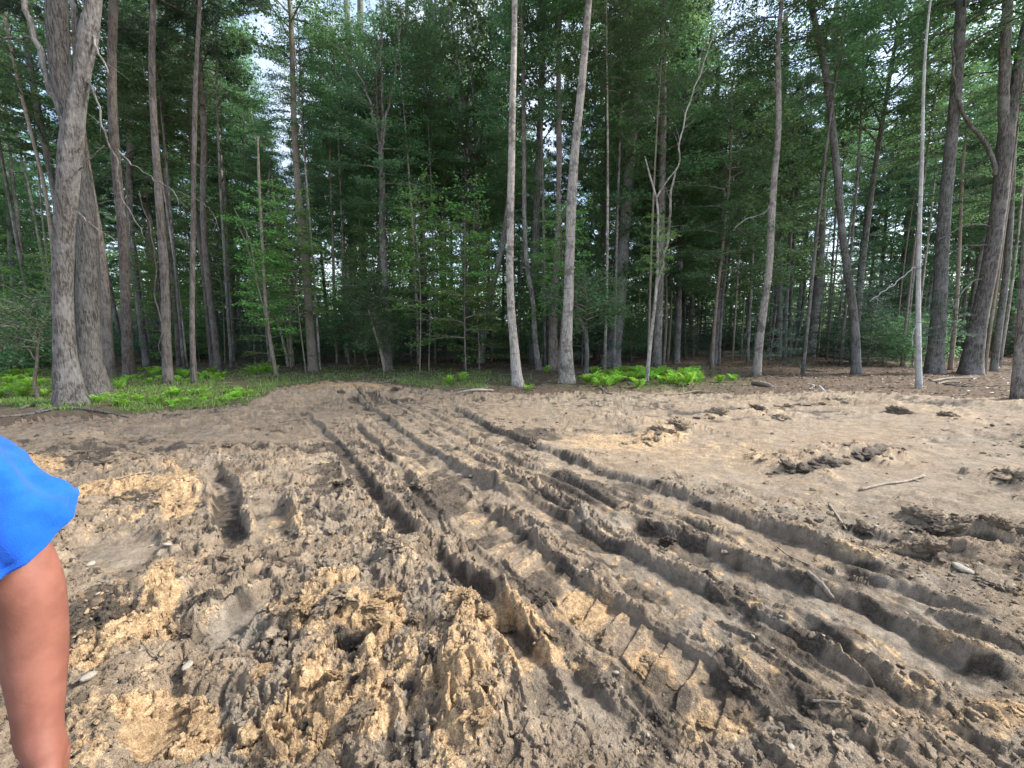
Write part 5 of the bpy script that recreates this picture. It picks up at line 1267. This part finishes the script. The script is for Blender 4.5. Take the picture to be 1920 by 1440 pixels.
for sx in (-1, 1):
    h_ = jv((BX + sx * .09, BY, .88), .09, pel); k_ = jv((BX + sx * .095, BY - .01, .50 + zz), .058, h_); c_ = jv((BX + sx * .098, BY + .015, .36 + zz), .055, k_)
    an_ = jv((BX + sx * .10, BY + .02, .10 + zz), .038, c_); f_ = jv((BX + sx * .105, BY - .03, .045 + zz), .038, an_); jv((BX + sx * .115, BY - .14, .035 + zz), .03, f_)
me = bpy.data.meshes.new('body'); me.from_pydata(V, E, []); me.materials.append(M['skin'])
body = link('body', me, person)
sk = body.modifiers.new('skin', 'SKIN'); sk.branch_smoothing = .9; sk.use_smooth_shade = True
for i, sv in enumerate(me.skin_vertices[0].data):
    sv.radius = (Rr[i], Rr[i] * (1.0 if i > 3 else .72)); sv.use_root = (i == pel)
sb = body.modifiers.new('sub', 'SUBSURF'); sb.levels = 2; sb.render_levels = 2

def loft(rings, seg=56, per=6, wr_=.004, seed=1, closed_end=False):
    """rings: (centre, half axis a, half axis b)"""
    R_ = np.array([np.concatenate(r) for r in rings]); p = smooth_path(R_, per * len(rings))
    an = np.arange(seg) * 2 * np.pi / seg
    v = p[:, None, :3] + np.cos(an)[None, :, None] * p[:, None, 3:6] + np.sin(an)[None, :, None] * p[:, None, 6:9]
    n = len(p); dirv = v - p[:, None, :3]; dirv /= np.linalg.norm(dirv, axis=2, keepdims=True)
    kk = np.repeat(np.arange(n)[:, None], seg, 1) / per; aa = np.repeat(an[None], n, 0)
    v = v + dirv * (wr_ * (1.2 * perlin(np.cos(aa) * 1.6 + kk * .8 + seed, np.sin(aa) * 1.6 + kk * .5, seed) + .8 * perlin(np.cos(aa) * 4 + kk, np.sin(aa) * 4 - kk, seed + 3)))[..., None]
    return v
def loft_mesh(name, v, mat, thick=.003):
    n, seg = v.shape[:2]
    i = np.arange(n - 1)[:, None] * seg; j = np.arange(seg)[None]; j2 = (j + 1) % seg
    q = np.stack([i + j, i + j2, i + seg + j2, i + seg + j], -1).reshape(-1, 4)
    return raw_mesh(name, v.reshape(-1, 3), [q], M[mat])
X_, Y_ = np.array([1., 0, 0]), np.array([0, 1., 0])
tor = [(np.array([0, .01, z - ghb]), X_ * a, Y_ * b_) for z, a, b_ in ((1.485, .078, .075), (1.46, .13, .09), (1.42, .185, .105), (1.33, .205, .125), (1.18, .20, .13), (1.02, .192, .135), (.92, .192, .14))]
shirt = link('t_shirt', loft_mesh('t_shirt', loft(tor, 64, 6, .006, 3), 'blue_cotton'), person)
so = shirt.modifiers.new('cloth', 'SOLIDIFY'); so.thickness = .003
def sleeve(mirror):
    rings = []
    for A, B, yb in (((-150, 735), (-235, 900), .085), ((-95, 785), (-205, 935), .085), ((-42, 826), (-170, 985), .083), ((36, 904), (-120, 1005), .080), ((120, 984), (-66, 1034), .080)):
        a_ = P(*A, YA) - O; b__ = P(*B, YA) - O
        if mirror: a_[0] *= -1; b__[0] *= -1
        ax_ = np.array([(a_ - b__)[2], 0, -(a_ - b__)[0]]); ax_ = ax_ / np.linalg.norm(ax_) * (1 if ax_[2] < 0 else -1)
        rings.append(((a_ + b__) / 2, (a_ - b__) / 2, (Y_ * yb - ax_ * .055) * (-1 if mirror else 1)))
    v = loft(rings, 64, 12, .006, 11)
    n = len(v); ctr = v.mean(1, keepdims=True)
    an_ = np.arange(64) * 2 * np.pi / 64; kk_ = np.linspace(0, 1, n)[:, None]
    fold = .009 * np.sin(5 * an_[None] + 4 * kk_) * np.sin(np.pi * np.clip(kk_ * 1.15 - .1, 0, 1)) + .004 * np.sin(9 * an_[None] - 7 * kk_ + 1) * kk_
    v = v + (v - ctr) / np.linalg.norm(v - ctr, axis=2, keepdims=True) * fold[..., None]
    # stitched hem: a doubled band that stands a little proud
    d = v - ctr; d /= np.linalg.norm(d, axis=2, keepdims=True)
    v[n - 3:n] += d[n - 3:n] * .003; v[n - 3] -= d[n - 3] * .0065
    inner = v[-1:] - d[-1:] * .006; inner2 = v[-5:-4] - d[-5:-4] * .008
    return np.concatenate([v, inner, inner2])
for mr in (False, True):
    link('sleeve', loft_mesh('sleeve', sleeve(mr), 'blue_cotton'), shirt)
for sx in (-1, 1):
    leg = [(np.array([sx * .085, .0, z - (ghb if z > .6 else 0)]), X_ * a, Y_ * b_) for z, a, b_ in ((.96, .10, .125), (.86, .105, .12), (.72, .10, .11), (.55, .095, .10))]
    link('shorts_leg', loft_mesh('shorts_leg', loft(leg, 40, 5, .006, 7), 'dark_denim'), person)
    v_, f_ = icosphere(3)
    v_ = v_ * [.052, .145, .055]; v_[:, 2] = np.maximum(v_[:, 2], -.035) + .042; v_[:, 2] *= 1 - .35 * sstep(0, .14, -v_[:, 1]) ; v_ += [sx * .11, -.05, 0]
    link('shoe', raw_mesh('shoe', v_, [f_], M['shoe_leather']), person)
v_, f_ = icosphere(4)
v_ = v_ * [.092, .105, .10]; keepz = v_[:, 2] + .6 * v_[:, 1] > -.005
hv = np.array([Vector(p) * (1 + .05 * mnoise.noise(Vector(p) * 40)) for p in v_]) + [0, .005, 1.655 - ghb]
fk = keepz[f_].all(1)
link('hair', raw_mesh('hair', hv, [f_[fk]], M['brown_hair']), person)
v_, f_ = icosphere(2)
for sx in (-1, 1):
    link('eye', raw_mesh('eye', v_ * .012 + [sx * .032, -.088, 1.64 - ghb], [f_], M['eye_white']), person)
    link('ear', raw_mesh('ear', v_ * [.012, .02, .032] + [sx * .09, .0, 1.63 - ghb], [f_], M['skin']), person)
link('nose', raw_mesh('nose', v_ * [.015, .022, .026] + [0, -.10, 1.615 - ghb], [f_], M['skin']), person)
